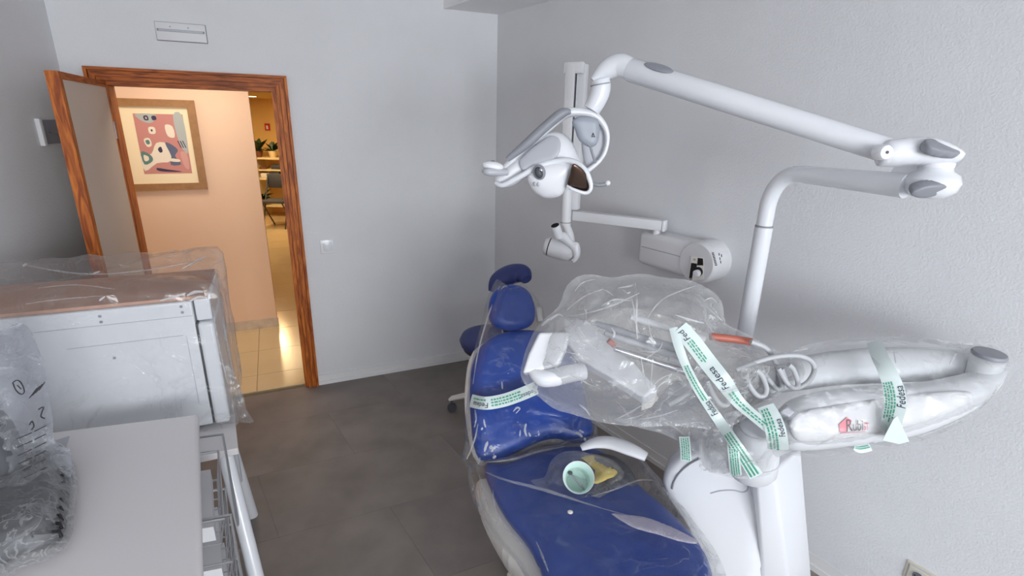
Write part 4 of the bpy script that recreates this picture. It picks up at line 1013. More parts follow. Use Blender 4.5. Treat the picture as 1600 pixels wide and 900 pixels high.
# tray carrier behind the knuckle
tf = frame(P(1080, 585, 1.60), V((-0.15, -0.62, 0.77)))
m = MB(); inflate(m, tf, fpix(tf, [(905, 520), (935, 488), (990, 482), (1060, 500), (1120, 530), (1190, 562), (1225, 590), (1205, 620), (1150, 640), (1095, 652), (1040, 640), (985, 600), (940, 560)]), 0.012, 0.06, 0.03, 4, 26); m.build('tray', 'warm_white', arm, 60)
m = MB(); inflate(m, tf, fpix(tf, [(1020, 640), (1050, 600), (1085, 598), (1110, 615), (1105, 640), (1060, 655)]), 0.03, 0.02, 0.02, 4, 16); m.build('tray_well', 'pale_grey', arm, 60)
# front panel (display carrier)
pf = frame(P(950, 565, 1.50), V((-0.22, -0.50, 0.84)))
def slab(px, fr, depth, name, mt, bev=0.006):
    o_, u_, v_, n_ = fr; q = [PP(a, b_, o_, n_) for a, b_ in px]
    m = MB(); m.hexa([p - n_*depth for p in q], q); o = m.build(name, mt, arm, 0); md = o.modifiers.new('round', 'BEVEL'); md.width = bev; md.segments = 3
    o.data.shade_smooth(); o.data.set_sharp_from_angle(angle=R_(45)); return o
slab([(880, 497), (918, 499), (972, 546), (1028, 606), (1006, 621), (950, 586), (907, 562), (884, 535)], pf, 0.05, 'front_panel', 'white_plastic', 0.008)
pf3 = frame(P(852, 550, 1.45), V((-0.12, -0.80, 0.58)))
slab([(842, 519), (891, 518), (884, 545), (872, 571), (845, 578), (816, 583), (826, 552)], pf3, 0.06, 'side_block', 'white_plastic', 0.008)
hq = [P(832, 578, 1.44), P(846, 590, 1.42), P(865, 590, 1.42), P(885, 585, 1.43), P(912, 580, 1.45)]
m = MB(); m.tube(spline(hq, 5), [sz(x, hq[2]) for x in splr([9, 13.5, 14, 14, 13.5], 5)], 20); m.build('handle', 'white_enamel', arm, 50)
m = MB(); m.lathe([(sz(8, hq[0]), 0), (sz(8, hq[0]), 0.012)], P(836, 578, 1.435), V((1, -0.3, -0.3)), 20); m.build('handle_ring', 'pale_grey', arm)
m = MB(); q = [P(1004, 626, 1.44), P(1026, 616, 1.44), P(1029, 622, 1.43), P(1018, 636, 1.43), P(1002, 642, 1.44)]; m.hexa(q, [p + V((0, 0.004, 0)) for p in q]); m.build('tear_tab', 'sign_white', arm, 0)
m = MB(); q = [P(1018, 612, 1.432), P(1026, 610, 1.432), P(1025, 617, 1.43), P(1017, 619, 1.43)]; m.hexa(q, [p + V((0, 0.003, 0)) for p in q]); m.build('tab_sticker', 'yellow_paper', arm, 0)
# hoses and handpieces
def hose(pts, y, r, mt='hose_grey', name='hose', yy=None):
    ys = yy or [y]*len(pts)
    q = [P(a, b, c_) for (a, b), c_ in zip(pts, ys)]
    m = MB(); m.tube(spline(q, 7), sz(r, q[0]), 12); return m.build(name, mt, arm, 60)
HY = 1.385
h_ = hose([(1110, 526), (1140, 529), (1174, 534)], HY+0.04, 6, 'orange_tip', 'handpiece'); h_['label'] = 'orange handpiece sleeve'
hose([(1173, 534), (1195, 543), (1209, 560), (1216, 582), (1214, 602), (1206, 611), (1198, 602), (1192, 582), (1184, 577), (1176, 586)], HY, 4.0)
hose([(1150, 578), (1180, 566), (1215, 557), (1248, 556), (1268, 565), (1272, 580), (1262, 597), (1245, 606), (1233, 603), (1226, 590), (1221, 576)], HY-0.03, 3.8)
hose([(1165, 585), (1172, 604), (1184, 618), (1195, 617), (1197, 604), (1190, 586), (1181, 578)], HY-0.05, 4.0)
hose([(1190, 578), (1205, 598), (1215, 608), (1222, 602), (1216, 580)], HY-0.02, 3.8)
hose([(1216, 575), (1228, 596), (1240, 606), (1247, 600), (1240, 578), (1232, 570)], HY-0.05, 3.8)
hose([(1105, 594), (1112, 612), (1124, 630), (1136, 632), (1139, 620), (1132, 604), (1126, 590)], HY-0.05, 4.2)
hose([(1104, 592), (1090, 604), (1070, 618), (1045, 632)], HY-0.02, 4.2)
hose([(1045, 560), (1080, 574), (1120, 588), (1160, 600), (1180, 606)], HY+0.03, 4.0)
for k, (a, b, c_, d) in enumerate(((930, 505, 1060, 545), (945, 520, 1075, 563), (960, 545, 1085, 585), (985, 495, 1100, 530))):
    q0, q1 = P(a, b, 1.50), P(c_, d, 1.48)
    m = MB(); m.tube([q0, q0*0.8 + q1*0.2, q0*0.5 + q1*0.5, q1], [0.008, 0.012, 0.010, 0.014], 14); m.build('handpiece', ('mid_grey', 'pale_grey', 'chrome', 'white_plastic')[k], arm, 60)
m = MB(); q = P(951, 532, 1.44); m.tube([q, P(960, 540, 1.44)], 0.009, 10); m.build('handpiece_tip', 'orange_tip', arm)

# ================================================================== PLASTIC COVERS AND TAPE ON CHAIR, TRAY AND ARM
def cover(name, fr, px, front, back, edge, mt, label, cat='plastic cover', res=44, wob=(0.012, 9, 0.006, 26), seed=0.0, sm=3, pw=0, grow=0.0):
    out = fpix(fr, px)
    if grow:
        n = len(out); ar_ = sum(out[i].x*out[(i+1) % n].y - out[(i+1) % n].x*out[i].y for i in range(n)); sg = 1 if ar_ > 0 else -1
        def nrm(i): t_ = out[(i+1) % n] - out[i-1]; return V((t_.y, -t_.x)).normalized()*sg
        out = [out[i] + nrm(i)*grow for i in range(n)]
    m = MB(); inflate(m, fr, out, front, back, edge, sm, res, wob, pw, seed)
    BVH[label] = BVHTree.FromPolygons([tuple(v) for v in m.v], m.f)
    o = tag(m.build(name, mt, None, 28), label, cat); o['cover'] = label
    return o
def creases(bag, lines, mt='film_crease'):
    """folds in the film as thin ridges, whitened to stand in for highlights"""
    key = bag['cover']
    for w, pts in lines:
        q = [cast(key, a, b_, 0.002) for a, b_ in pts]; q = [p for p in q if p is not None]
        if len(q) < 2: continue
        q = spline(q, 6); n = len(q); vs = []; fs = []
        for i, p in enumerate(q):
            t_ = (q[min(i+1, n-1)] - q[max(i-1, 0)]).normalized(); v_ = (EYE-p).normalized(); s_ = t_.cross(v_).normalized()
            hw = sz(w, p)*0.5*(0.15 + 0.85*math.sin(math.pi*min(1, (i+0.5)/n))**0.7)*(0.75 + 0.5*abs(noise.noise(p*60)))
            vs += [p - s_*hw, p + v_*hw*0.4 + s_*hw*0.3*noise.noise(p*40), p + s_*hw]
        for i in range(n-1):
            for c_ in (0, 1): a = i*3+c_; fs.append((a, a+1, a+4, a+3))
        m = MB(); m.add(vs, fs); m.build('crease_highlight', mt, bag, 0)
CB = (ob + bnm*0.02, cw, bu_, bnm)
cb_ = cover('plastic_cover', CB, [(722, 722), (727, 690), (728, 640), (733, 585), (744, 535), (757, 485), (766, 455), (777, 436), (792, 446), (815, 441), (832, 455), (848, 478), (856, 505), (890, 535), (915, 590), (925, 640), (934, 672), (926, 698), (890, 702), (850, 700), (805, 716), (775, 730), (745, 735)],
      0.088, 0.11, 0.06, 'film_chair', 'clear plastic cover pulled over the blue backrest and headrest', res=50, wob=(0.010, 10, 0.006, 30), seed=2.0)
CS = (V((ob.x, ob.y, CHZ-0.03)), V((1, 0, 0)), V((0, 1, 0)), UP)
cs_ = cover('plastic_cover', CS, [(735, 728), (731, 745), (742, 790), (775, 845), (820, 900), (850, 990), (885, 1110), (1185, 1110), (1160, 990), (1137, 905), (1112, 850), (1068, 795), (1025, 740), (1000, 712), (960, 690), (915, 690), (850, 702), (790, 722), (755, 722)],
      0.075, 0.13, 0.09, 'film_seat', 'clear plastic cover draped over the blue seat of the dental chair', res=54, wob=(0.016, 7, 0.009, 18), seed=5.0)
TBF = frame(P(985, 560, 1.48), V((-0.12, -0.84, 0.53)))
tb_ = cover('plastic_bag', TBF, [(822, 600), (814, 575), (828, 530), (842, 505), (872, 478), (886, 448), (915, 432), (955, 433), (1000, 428), (1050, 436), (1095, 446), (1125, 472), (1134, 505), (1165, 520), (1210, 545), (1250, 560), (1255, 590), (1215, 615), (1180, 640), (1150, 660), (1115, 668), (1060, 664), (1000, 667), (940, 660), (880, 643), (845, 622)],
      0.11, 0.16, 0.12, 'film_milky', 'big crumpled clear plastic bag over the instrument tray', 'plastic bag', res=64, wob=(0.020, 7, 0.012, 22), seed=11.0)
ABF = frame(P(1385, 625, 1.36), V((-0.06, -0.90, 0.43)))
as_ = cover('plastic_sleeve', ABF, [(1180, 590), (1235, 552), (1290, 537), (1350, 530), (1420, 529), (1500, 538), (1560, 543), (1580, 566), (1567, 600), (1535, 640), (1490, 665), (1440, 684), (1418, 692), (1350, 701), (1300, 707), (1255, 712), (1222, 708), (1207, 720), (1200, 738), (1160, 744), (1125, 738), (1105, 730), (1096, 695), (1120, 650), (1150, 620)],
      0.085, 0.15, 0.085, 'film_arm', 'clear plastic sleeve wrapped round the long instrument arm', 'plastic cover', res=64, wob=(0.010, 7, 0.006, 20), seed=17.0, grow=0.006)
# loose film skirt hanging below the tray
SKF = frame(P(1080, 680, 1.42), V((-0.2, -0.95, 0.2)))
fl_ = cover('plastic_flap', SKF, [(960, 655), (1010, 650), (1070, 640), (1130, 650), (1150, 690), (1145, 738), (1098, 736), (1090, 712), (1050, 685), (1000, 668)],
      0.02, 0.03, 0.05, 'film_milky', 'loose plastic flap hanging between the tray and the knuckle', 'plastic cover', res=34, wob=(0.010, 10, 0.006, 25), seed=23.0)

creases(cb_, [(3, [(781, 446), (772, 470), (764, 490), (752, 530), (745, 560), (739, 600)]), (3, [(747, 662), (742, 685), (735, 705), (729, 718)]), (3, [(784, 596), (785, 608)]), (2, [(783, 452), (789, 447), (795, 449)]), (3, [(742, 640), (744, 655), (741, 668)]), (3, [(750, 715), (747, 725)])])
creases(cb_, [(3, [(756, 655), (757, 662), (759, 668)]),
    (5, [(762, 690), (759, 698), (757, 706)]), (6, [(768, 696), (766, 702)]), (3, [(802, 643), (808, 637), (812, 639), (806, 646)]), (4, [(822, 662), (820, 672), (823, 682)]), (3, [(813, 672), (812, 682)]),
    (5, [(899, 676), (906, 679), (910, 683)]), (4, [(913, 684), (915, 690)]), (4, [(768, 706), (771, 700), (774, 702)]), (4, [(752, 672), (754, 668)]), (3, [(826, 676), (829, 682)]), (5, [(770, 716), (775, 712)]), (4, [(905, 672), (912, 676)])], 'film_spark')
creases(cs_, [(5, [(757, 737), (790, 750), (830, 760), (868, 771), (905, 783), (940, 794)]), (3, [(940, 794), (992, 809), (1030, 825), (1068, 838), (1092, 852)]), (4, [(1037, 764), (1060, 790), (1080, 820), (1094, 842), (1110, 870)]), (4, [(748, 738), (755, 770), (763, 800), (778, 818)]),
    (3, [(770, 765), (775, 800), (795, 830), (815, 850)]), (4, [(838, 846), (848, 870), (857, 893)]), (3, [(745, 760), (752, 790), (770, 822)]), (3, [(925, 775), (960, 765), (1000, 750), (1030, 752)]), (3, [(1015, 735), (1030, 750), (1045, 775)]), (4, [(760, 722), (800, 718), (840, 706), (880, 698)])], 'film_soft')
creases(tb_, [(2, [(990, 440), (992, 460)]), (3, [(985, 462), (990, 480), (992, 500), (998, 520)]), (3, [(886, 484), (915, 462), (942, 452)]), (5, [(846, 509), (860, 498), (872, 490)]), (3, [(880, 497), (930, 486), (967, 473), (999, 458)]), (3, [(1013, 495), (1025, 478), (1045, 462), (1088, 446)]), (2, [(1012, 500), (1016, 520), (1022, 535)]),
    (3, [(966, 450), (985, 447), (992, 443)]), (2, [(1084, 466), (1110, 485), (1130, 503)]), (3, [(1001, 557), (1006, 585), (1013, 612)]), (3, [(1049, 584), (1032, 592), (1017, 606)]), (3, [(1050, 594), (1035, 598), (1022, 612)]), (2, [(1020, 560), (1018, 585), (1016, 605)]), (3, [(964, 654), (985, 644), (1002, 634), (1028, 626)]), (2, [(952, 665), (980, 655), (1005, 648)]),
    (6, [(832, 606), (838, 603), (836, 611)]), (2, [(845, 560), (880, 580), (940, 610)]), (2, [(860, 545), (920, 560), (990, 600)]), (3, [(905, 632), (915, 640), (922, 650)]), (3, [(940, 478), (960, 468), (985, 470)]), (2, [(898, 455), (910, 442), (930, 436)]), (3, [(1100, 470), (1112, 466), (1122, 478)]), (4, [(1105, 500), (1112, 495), (1118, 498)]), (2, [(880, 520), (910, 530), (935, 548)]),
    (2, [(1040, 545), (1020, 550), (1000, 548)]), (3, [(1035, 535), (1030, 545), (1010, 560)]), (2, [(1060, 640), (1030, 650), (1000, 655)])])
creases(tb_, [(3.5, [(993, 441), (995, 470), (994, 500), (996, 530)]), (4, [(972, 452), (980, 458), (985, 456)]), (3, [(940, 452), (950, 456), (958, 462)]), (4, [(955, 512), (960, 520), (958, 528)]), (5, [(1106, 500), (1110, 494), (1114, 500)]), (3, [(1055, 492), (1080, 500), (1100, 505)]), (4, [(860, 500), (872, 492), (880, 494)])], 'film_spark')
creases(as_, [(4, [(1495, 552), (1488, 562), (1484, 570)]), (2, [(1396, 545), (1398, 558), (1400, 568)]), (3, [(1560, 604), (1554, 614)])], 'film_spark')
creases(as_, [(3, [(1228, 688), (1245, 696), (1266, 698), (1320, 682), (1380, 678)]), (3, [(1230, 551), (1240, 548), (1262, 545)]), (3, [(1560, 600), (1550, 618), (1530, 640)]), (3, [(1440, 681), (1480, 665), (1520, 646)]), (3, [(1200, 715), (1170, 722), (1130, 728)]), (2, [(1115, 700), (1130, 715), (1140, 735)])], 'film_soft')
creases(fl_, [(3, [(1010, 655), (1050, 665), (1080, 690)]), (3, [(1098, 700), (1100, 720), (1105, 735)]), (2, [(1070, 650), (1090, 670), (1120, 690)])], 'film_soft')
def tape(px, ys, wpx, label, group=None, texts=(), dashes=(), flip=False, twist=None, mt='tape_white'):
    if isinstance(ys, str) or isinstance(ys[0], str):
        raw = [cast(ys, a, b, 0.012) for a, b in px]
        good = [p for p in raw if p is not None]; last = good[0]; pts3 = []
        for (a, b), p in zip(px, raw):
            p = p if p is not None else P(a, b, last.y); last = p; pts3.append(p)
        q = spline(pts3, 8)
    else: q = spline([P(a, b, c_) for (a, b), c_ in zip(px, ys)], 8)
    wid = [sz(w, p) for w, p in zip(splr(wpx, 8) if isinstance(wpx, (list, tuple)) else [wpx]*len(q), q)]
    L = [0.0]
    for i in range(1, len(q)): L.append(L[-1] + (q[i]-q[i-1]).length)
    side = []; nor = []
    for i, p in enumerate(q):
        t_ = (q[min(i+1, len(q)-1)] - q[max(i-1, 0)]).normalized(); v_ = (EYE-p).normalized()
        s_ = t_.cross(v_).normalized(); side.append(s_); nor.append(s_.cross(t_).normalized())
    nor = [n if n.dot((EYE-p)) > 0 else -n for n, p in zip(nor, q)]
    def at(s, t, h):
        s = max(0, min(L[-1]*0.999, s)); i = max(k for k in range(len(L)-1) if L[k] <= s); f = (s-L[i])/(L[i+1]-L[i])
        w = wid[i]*(1-f) + wid[i+1]*f; sd = (side[i]*(1-f) + side[i+1]*f).normalized(); nn = (nor[i]*(1-f) + nor[i+1]*f).normalized()
        return q[i]*(1-f) + q[i+1]*f + sd*w*t + nn*(h + 0.0022*(1-4*t*t))
    m = MB(); C5 = (-0.5, -0.25, 0, 0.25, 0.5); vs = []; fs = []
    N_ = len(q)
    for lay in (0, -0.0006):
        for i in range(N_):
            for c_ in C5: vs.append(at(L[i], c_ if True else c_, lay))
    for lay in (0, 1):
        for i in range(N_-1):
            for c_ in range(4):
                b = lay*N_*5 + i*5 + c_; f = (b, b+1, b+6, b+5); fs.append(f if lay == 0 else f[::-1])
    for i in range(N_-1):
        for c_ in (0, 4): a = i*5+c_; b = N_*5 + i*5+c_; fs.append((a, a+5, b+5, b))
    m.add(vs, fs); o = m.build('packing_tape', mt, None, 50); tag(o, label, 'tape', group)
    sg = -1 if flip else 1
    for (txt, s0, t0, size) in texts:
        v2, f2 = textmesh(txt, 0.1); W = wid[0]; mm = MB(); xm = max(p.x for p in v2)
        mm.add([at(s0*L[-1] + (p.x if not flip else xm-p.x)*size*W, sg*(p.y - 0.35)*size*-1 + t0 if False else t0 + (-(p.y-0.35)*size if not flip else (p.y-0.35)*size), 0.0012) for p in v2], f2); mm.build('tape_lettering', 'tape_ink', o, 0)
    for (s0, s1, t0, rows, gap_) in dashes:
        mm = MB(); rnd = random.Random(int(s0*100)+rows)
        for r_i in range(rows):
            t = t0 + r_i*gap_; s = s0*L[-1]
            while s < s1*L[-1]:
                dl = wid[0]*rnd.uniform(0.10, 0.32); hw = gap_*0.27
                mm.add([at(s, t-hw, 0.0010), at(s+dl, t-hw, 0.0010), at(s+dl, t+hw, 0.0010), at(s, t+hw, 0.0010)], [(0, 1, 2, 3)]); s += dl + wid[0]*0.07
        mm.build('tape_print', 'tape_green', o, 0)
    return o
KB = 'clear plastic cover pulled over the blue backrest and headrest'
KT = ['big crumpled clear plastic bag over the instrument tray', 'clear plastic sleeve wrapped round the long instrument arm', 'loose plastic flap hanging between the tray and the knuckle']
tape([(736, 626), (758, 630), (785, 626), (812, 617), (838, 606)], KB, 20, 'strip of printed white tape across the blue backrest', None,
     [('Fedesa', 0.08, 0.18, 0.55), ('Fedesa', 0.76, 0.18, 0.5)], [(0.36, 0.76, -0.22, 3, 0.22), (0.06, 0.30, -0.22, 1, 0.2)], flip=True)
tape([(1052, 512), (1060, 540), (1072, 572), (1093, 612), (1122, 655), (1153, 700), (1182, 744)], KT, [13, 14, 13, 14, 16, 18, 22], 'narrow twisted printed tape running from the tray bag to the knuckle', None,
     [('Fedesa', 0.42, 0.0, 1.0)], [(0.20, 0.40, -0.15, 2, 0.3), (0.66, 0.98, -0.2, 3, 0.26)], flip=True)
tape([(1062, 512), (1080, 532), (1106, 566), (1130, 596), (1152, 626), (1176, 648), (1206, 672)], KT, [26, 27, 27, 26, 20, 17, 18], 'wide printed tape with bold lettering stuck across the tray bag', None,
     [('Fedesa', 0.36, 0.12, 0.58), ('Fed', 0.02, 0.12, 0.5)], [(0.12, 0.30, -0.05, 3, 0.14), (0.60, 0.95, -0.1, 2, 0.24)], flip=True)
tape([(1196, 634), (1206, 655), (1213, 678), (1216, 702)], KT, [24, 29, 30, 30], 'printed tape band round the joint beside the knuckle', None,
     [('Fedesa', 0.25, -0.26, 0.42)], [(0.05, 0.95, 0.0, 3, 0.16)], flip=True)
tape([(1366, 534), (1374, 556), (1386, 580), (1396, 606), (1399, 632), (1393, 660), (1388, 686)], KT, [20, 22, 24, 27, 28, 26, 30], 'printed tape band round the middle of the long arm', None,
     [('Fedesa', 0.46, -0.26, 0.56)], [(0.42, 0.72, 0.02, 4, 0.13)], flip=True)
tape([(1145, 692), (1147, 715), (1150, 742)], KT, 17, 'short tape end with green print left of the knuckle', None, [], [(0.05, 0.95, -0.3, 4, 0.2)])
tape([(1069, 682), (1071, 700), (1072, 720)], KT, 16, 'short printed tape end hanging below the tray bag', None, [], [(0.05, 0.95, -0.3, 4, 0.2)])
tape([(1334, 699), (1344, 701), (1360, 698)], KT, [8, 13, 12], 'small tape end under the lettered arm', None, [], [(0.05, 0.9, -0.2, 2, 0.24)])
# tape triangle folded out under the arm
m = MB(); q = [P(a, b, 1.235) for a, b in ((1379, 688), (1396, 655), (1402, 650), (1421, 690), (1405, 694))]; m.hexa(q, [p + V((0, 0.0012, 0)) for p in q]); tag(m.build('packing_tape', 'tape_white', None, 0), 'folded triangle of white tape at the lower edge of the arm', 'tape')

# cup and papers on the seat
CZ = CHZ + 0.05
cpos = PZ(904, 756, CZ); cax = (EYE - cpos).normalized(); cax = (cax + V((0.1, 0.0, 0.25))).normalized()
crm = PP(904, 746, cpos + cax*0.05, cax); rc_ = sz(23.5, crm)
m = MB(); m.lathe([(0.002, -0.075), (rc_*0.70, -0.075), (rc_*0.97, 0.0), (rc_*1.03, 0.002), (rc_*1.03, -0.002), (rc_*0.99, -0.004), (rc_*0.92, -0.006), (rc_*0.66, -0.068), (0.002, -0.068)], crm, cax, 36, cap=False)
cup = thing('cup', 'pale mint plastic cup lying in a bag on the blue seat', 'cup', V((crm.x, crm.y, CHZ+0.02)))
m2 = MB(); m2.v = m.v; m2.f = m.f; m2.build('cup_wall', 'mint_cup', cup, 50)
m = MB(); m.lathe([(rc_*0.98, 0.0), (rc_*1.05, 0.003), (rc_*1.05, -0.002), (rc_*0.99, -0.002)], crm, cax, 36, cap=False); m.build('cup_lip', 'white_plastic', cup, 50)
m = MB(); a, b = PP(892, 740, crm - cax*0.03, cax), PP(916, 768, crm - cax*0.03, cax); m.tube([a, b], 0.0035, 8); m.build('stirrer', 'mid_grey', cup)
m = MB(); m.ball(PP(891, 739, crm - cax*0.028, cax), 0.009, 0.009, 0.007, n=14, m=8); m.build('stirrer_tip', 'dark_grey', cup)
YPF = (V((0, 0, CHZ+0.050)), V((1, 0, 0)), V((0, 1, 0)), UP)
m = MB(); inflate(m, YPF, fpix(YPF, [(908, 715), (940, 712), (957, 722), (966, 738), (945, 752), (925, 756), (930, 735)]), 0.008, 0.004, 0.02, 2, 18, (0.006, 20, 0.003, 50)); tag(m.build('paper', 'yellow_paper', None, 40), 'crumpled yellow paper beside the cup on the seat', 'paper')
GPF = (V((0, 0, CHZ+0.022)), V((1, 0, 0)), V((0, 1, 0)), UP)
m = MB(); inflate(m, GPF, fpix(GPF, [(918, 772), (935, 778), (993, 748), (965, 735)]), 0.006, 0.004, 0.006, 1, 14, (0.002, 14, 0.001, 40)); pk = tag(m.build('packet', 'film_grey', None, 40), 'flat grey plastic packet lying right of the cup on the seat', 'packet')
BGF = frame(PZ(905, 748, CHZ+0.045), V((0.0, -0.5, 0.86)))
cover('plastic_bag', BGF, [(828, 752), (850, 745), (862, 720), (880, 706), (910, 706), (940, 712), (965, 725), (975, 745), (945, 765), (925, 778), (905, 786), (880, 778), (860, 770)], 0.04, 0.03, 0.04, 'film_clear', 'small clear bag around the mint cup on the seat', 'plastic bag', res=36, wob=(0.008, 16, 0.005, 40), seed=31.0)
# white-lilac reflection on the seat cover, modelled as a folded film edge
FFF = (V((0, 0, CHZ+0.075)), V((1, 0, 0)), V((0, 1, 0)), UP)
m = MB(); inflate(m, FFF, fpix(FFF, [(955, 803), (975, 805), (1005, 808), (1030, 816), (1060, 829), (1088, 845), (1086, 850), (1060, 845), (1030, 836), (1005, 829), (985, 822)]), 0.006, 0.003, 0.012, 2, 24, (0.002, 20, 0.001, 50)); tag(m.build('fold_sheen', 'fold_sheen', None, 40), 'white sheen painted as a folded film edge across the blue seat', 'plastic film')
m = MB(); q = PZ(891, 800, CHZ+0.09); m.ball(q, 0.010, 0.010, 0.003, n=7, m=5); tag(m.build('tear_glint', 'sign_white', None, 20), 'tiny white scrap painted at a film tear below the cup', 'glint')  # white ball stands in for the highlight at a small tear

# ================================================================== LEFT SIDE: TABLES, CABINET, BAG
TD = V((-0.898, -0.44, 0)); TE = V((-0.504, 0.864, 0))
T2Z = 0.72
tc = PZ(372, 700, T2Z)
tb = thing('side_table', 'white table with slanted tubular leg under the wrapped cabinet', 'table', V((tc.x, tc.y, 0)))
TLn, TDp = 0.82, 0.52
q = [tc, tc + TE*TDp, tc + TE*TDp + TD*TLn, tc + TD*TLn]
m = MB(); cc_ = (q[0]+q[2])/2 - UP*0.014
m.hexa([p - UP*0.028 for p in q], [p for p in q]); tt_ = m.build('table_top', 'table_white', tb, 0); md = tt_.modifiers.new('round', 'BEVEL'); md.width = 0.004; md.segments = 2
def leg(top, foot, r, name='leg'):
    m = MB(); m.tube([foot, foot + (top-foot)*0.5, top], r, 18); m.build(name, 'white_enamel', tb)
lt = PZ(352, 712, T2Z-0.03); lt = V((lt.x, lt.y, T2Z-0.028)) + TE*0.02
leg(lt, PZ(428, 1010, 0.0), 0.026)
leg(tc + TE*(TDp-0.08) + TD*0.06 - UP*0.028, tc + TE*(TDp+0.0) + TD*0.0 - UP*T2Z, 0.026)
leg(tc + TE*(TDp-0.08) + TD*(TLn-0.06) - UP*0.028, tc + TE*(TDp-0.06) + TD*(TLn-0.05) - UP*T2Z, 0.026)
m = MB(); a = PZ(366, 702, T2Z-0.03); m.rbox(P(371, 728, a.y+0.12), TE, UP, TD, 0.05, sz(56, a), 0.02, 0.006, 2); m.build('leg_bracket', 'pale_grey', tb, 40)

# white steel cabinet (steriliser) on that table
c1 = V((-1.108, 1.768, 0)); FD = V((-0.915, -0.403, 0)); DD_ = V((-0.42, 0.9075, 0)); CZ0, CZ1 = T2Z + 0.004, 1.25
CL, CDp = 0.78, 0.40
cab = thing('steriliser_cabinet', 'white steel steriliser cabinet wrapped in clear plastic on the side table', 'cabinet', V((c1.x, c1.y, CZ0)))
def cbox(a, b, d0, d1, z0, z1, name, mt, par, bev=0.006):
    q = [c1 + FD*a + DD_*d0, c1 + FD*b + DD_*d0, c1 + FD*b + DD_*d1, c1 + FD*a + DD_*d1]
    m = MB(); m.hexa([p + UP*z0 for p in q], [p + UP*z1 for p in q]); o = m.build(name, mt, par, 0)
    if bev: md = o.modifiers.new('round', 'BEVEL'); md.width = bev; md.segments = 3; o.data.shade_smooth(); o.data.set_sharp_from_angle(angle=R_(40))
    return o
body = cbox(0.056, CL, 0.0, CDp, CZ0+0.015, CZ1, 'body', 'white_enamel', cab)
cbox(0.0, 0.052, 0.02, CDp-0.01, CZ1-0.085, CZ1, 'top_corner', 'white_enamel', cab)
cbox(-0.004, 0.050, -0.003, CDp-0.01, CZ0+0.012, CZ1-0.088, 'door', 'white_enamel', cab, 0.012)
cbox(0.049, 0.057, 0.004, CDp-0.03, CZ0+0.02, CZ1-0.09, 'door_gap', 'black', cab, 0)
m = MB(); a0_ = c1 + FD*0.06 - DD_*0.0012 + UP*(CZ1-0.055); m.box(a0_ + FD*(CL-0.06)/2, FD, DD_, UP, CL-0.06, 0.002, 0.0016); m.build('panel_seam', 'pale_grey', cab, 0)
m = MB(); m.box(c1 + FD*0.09 - DD_*0.001 + UP*(CZ1-0.27), UP, DD_, FD, 0.28, 0.002, 0.0016); m.box(c1 + FD*0.27 - DD_*0.001 + UP*(CZ1-0.127), FD, DD_, UP, 0.34, 0.002, 0.0016); m.build('panel_seam', 'pale_grey', cab, 0)
for x, y in ((156, 494), (158, 503), (283, 479), (285, 488), (179, 559)):
    q = PP(x, y, c1, V((0.403, -0.915, 0))); m = MB(); m.lathe([(0.001, 0.003), (0.005, 0.002), (0.005, -0.004)], q, V((0.403, -0.915, 0)), 12); m.build('screw', 'mid_grey', cab)
for a, d in ((0.10, 0.05), (0.70, 0.05), (0.10, 0.35), (0.70, 0.35)):
    m = MB(); m.tube([c1 + FD*a + DD_*d + UP*(CZ0-0.004), c1 + FD*a + DD_*d + UP*(CZ0+0.02)], 0.018, 14); m.build('foot', 'dark_grey', cab)
# cardboard sheet on top
q = [c1 + FD*0.01 + DD_*0.02, c1 + FD*(CL-0.01) + DD_*0.02, c1 + FD*(CL-0.01) + DD_*(CDp-0.01), c1 + FD*0.01 + DD_*(CDp-0.01)]
m = MB(); m.hexa([p + UP*(CZ1+0.001) for p in q], [p + UP*(CZ1+0.012) for p in q]); tag(m.build('cardboard_sheet', 'cardboard', None, 0), 'brown cardboard sheet on top of the white cabinet', 'cardboard')
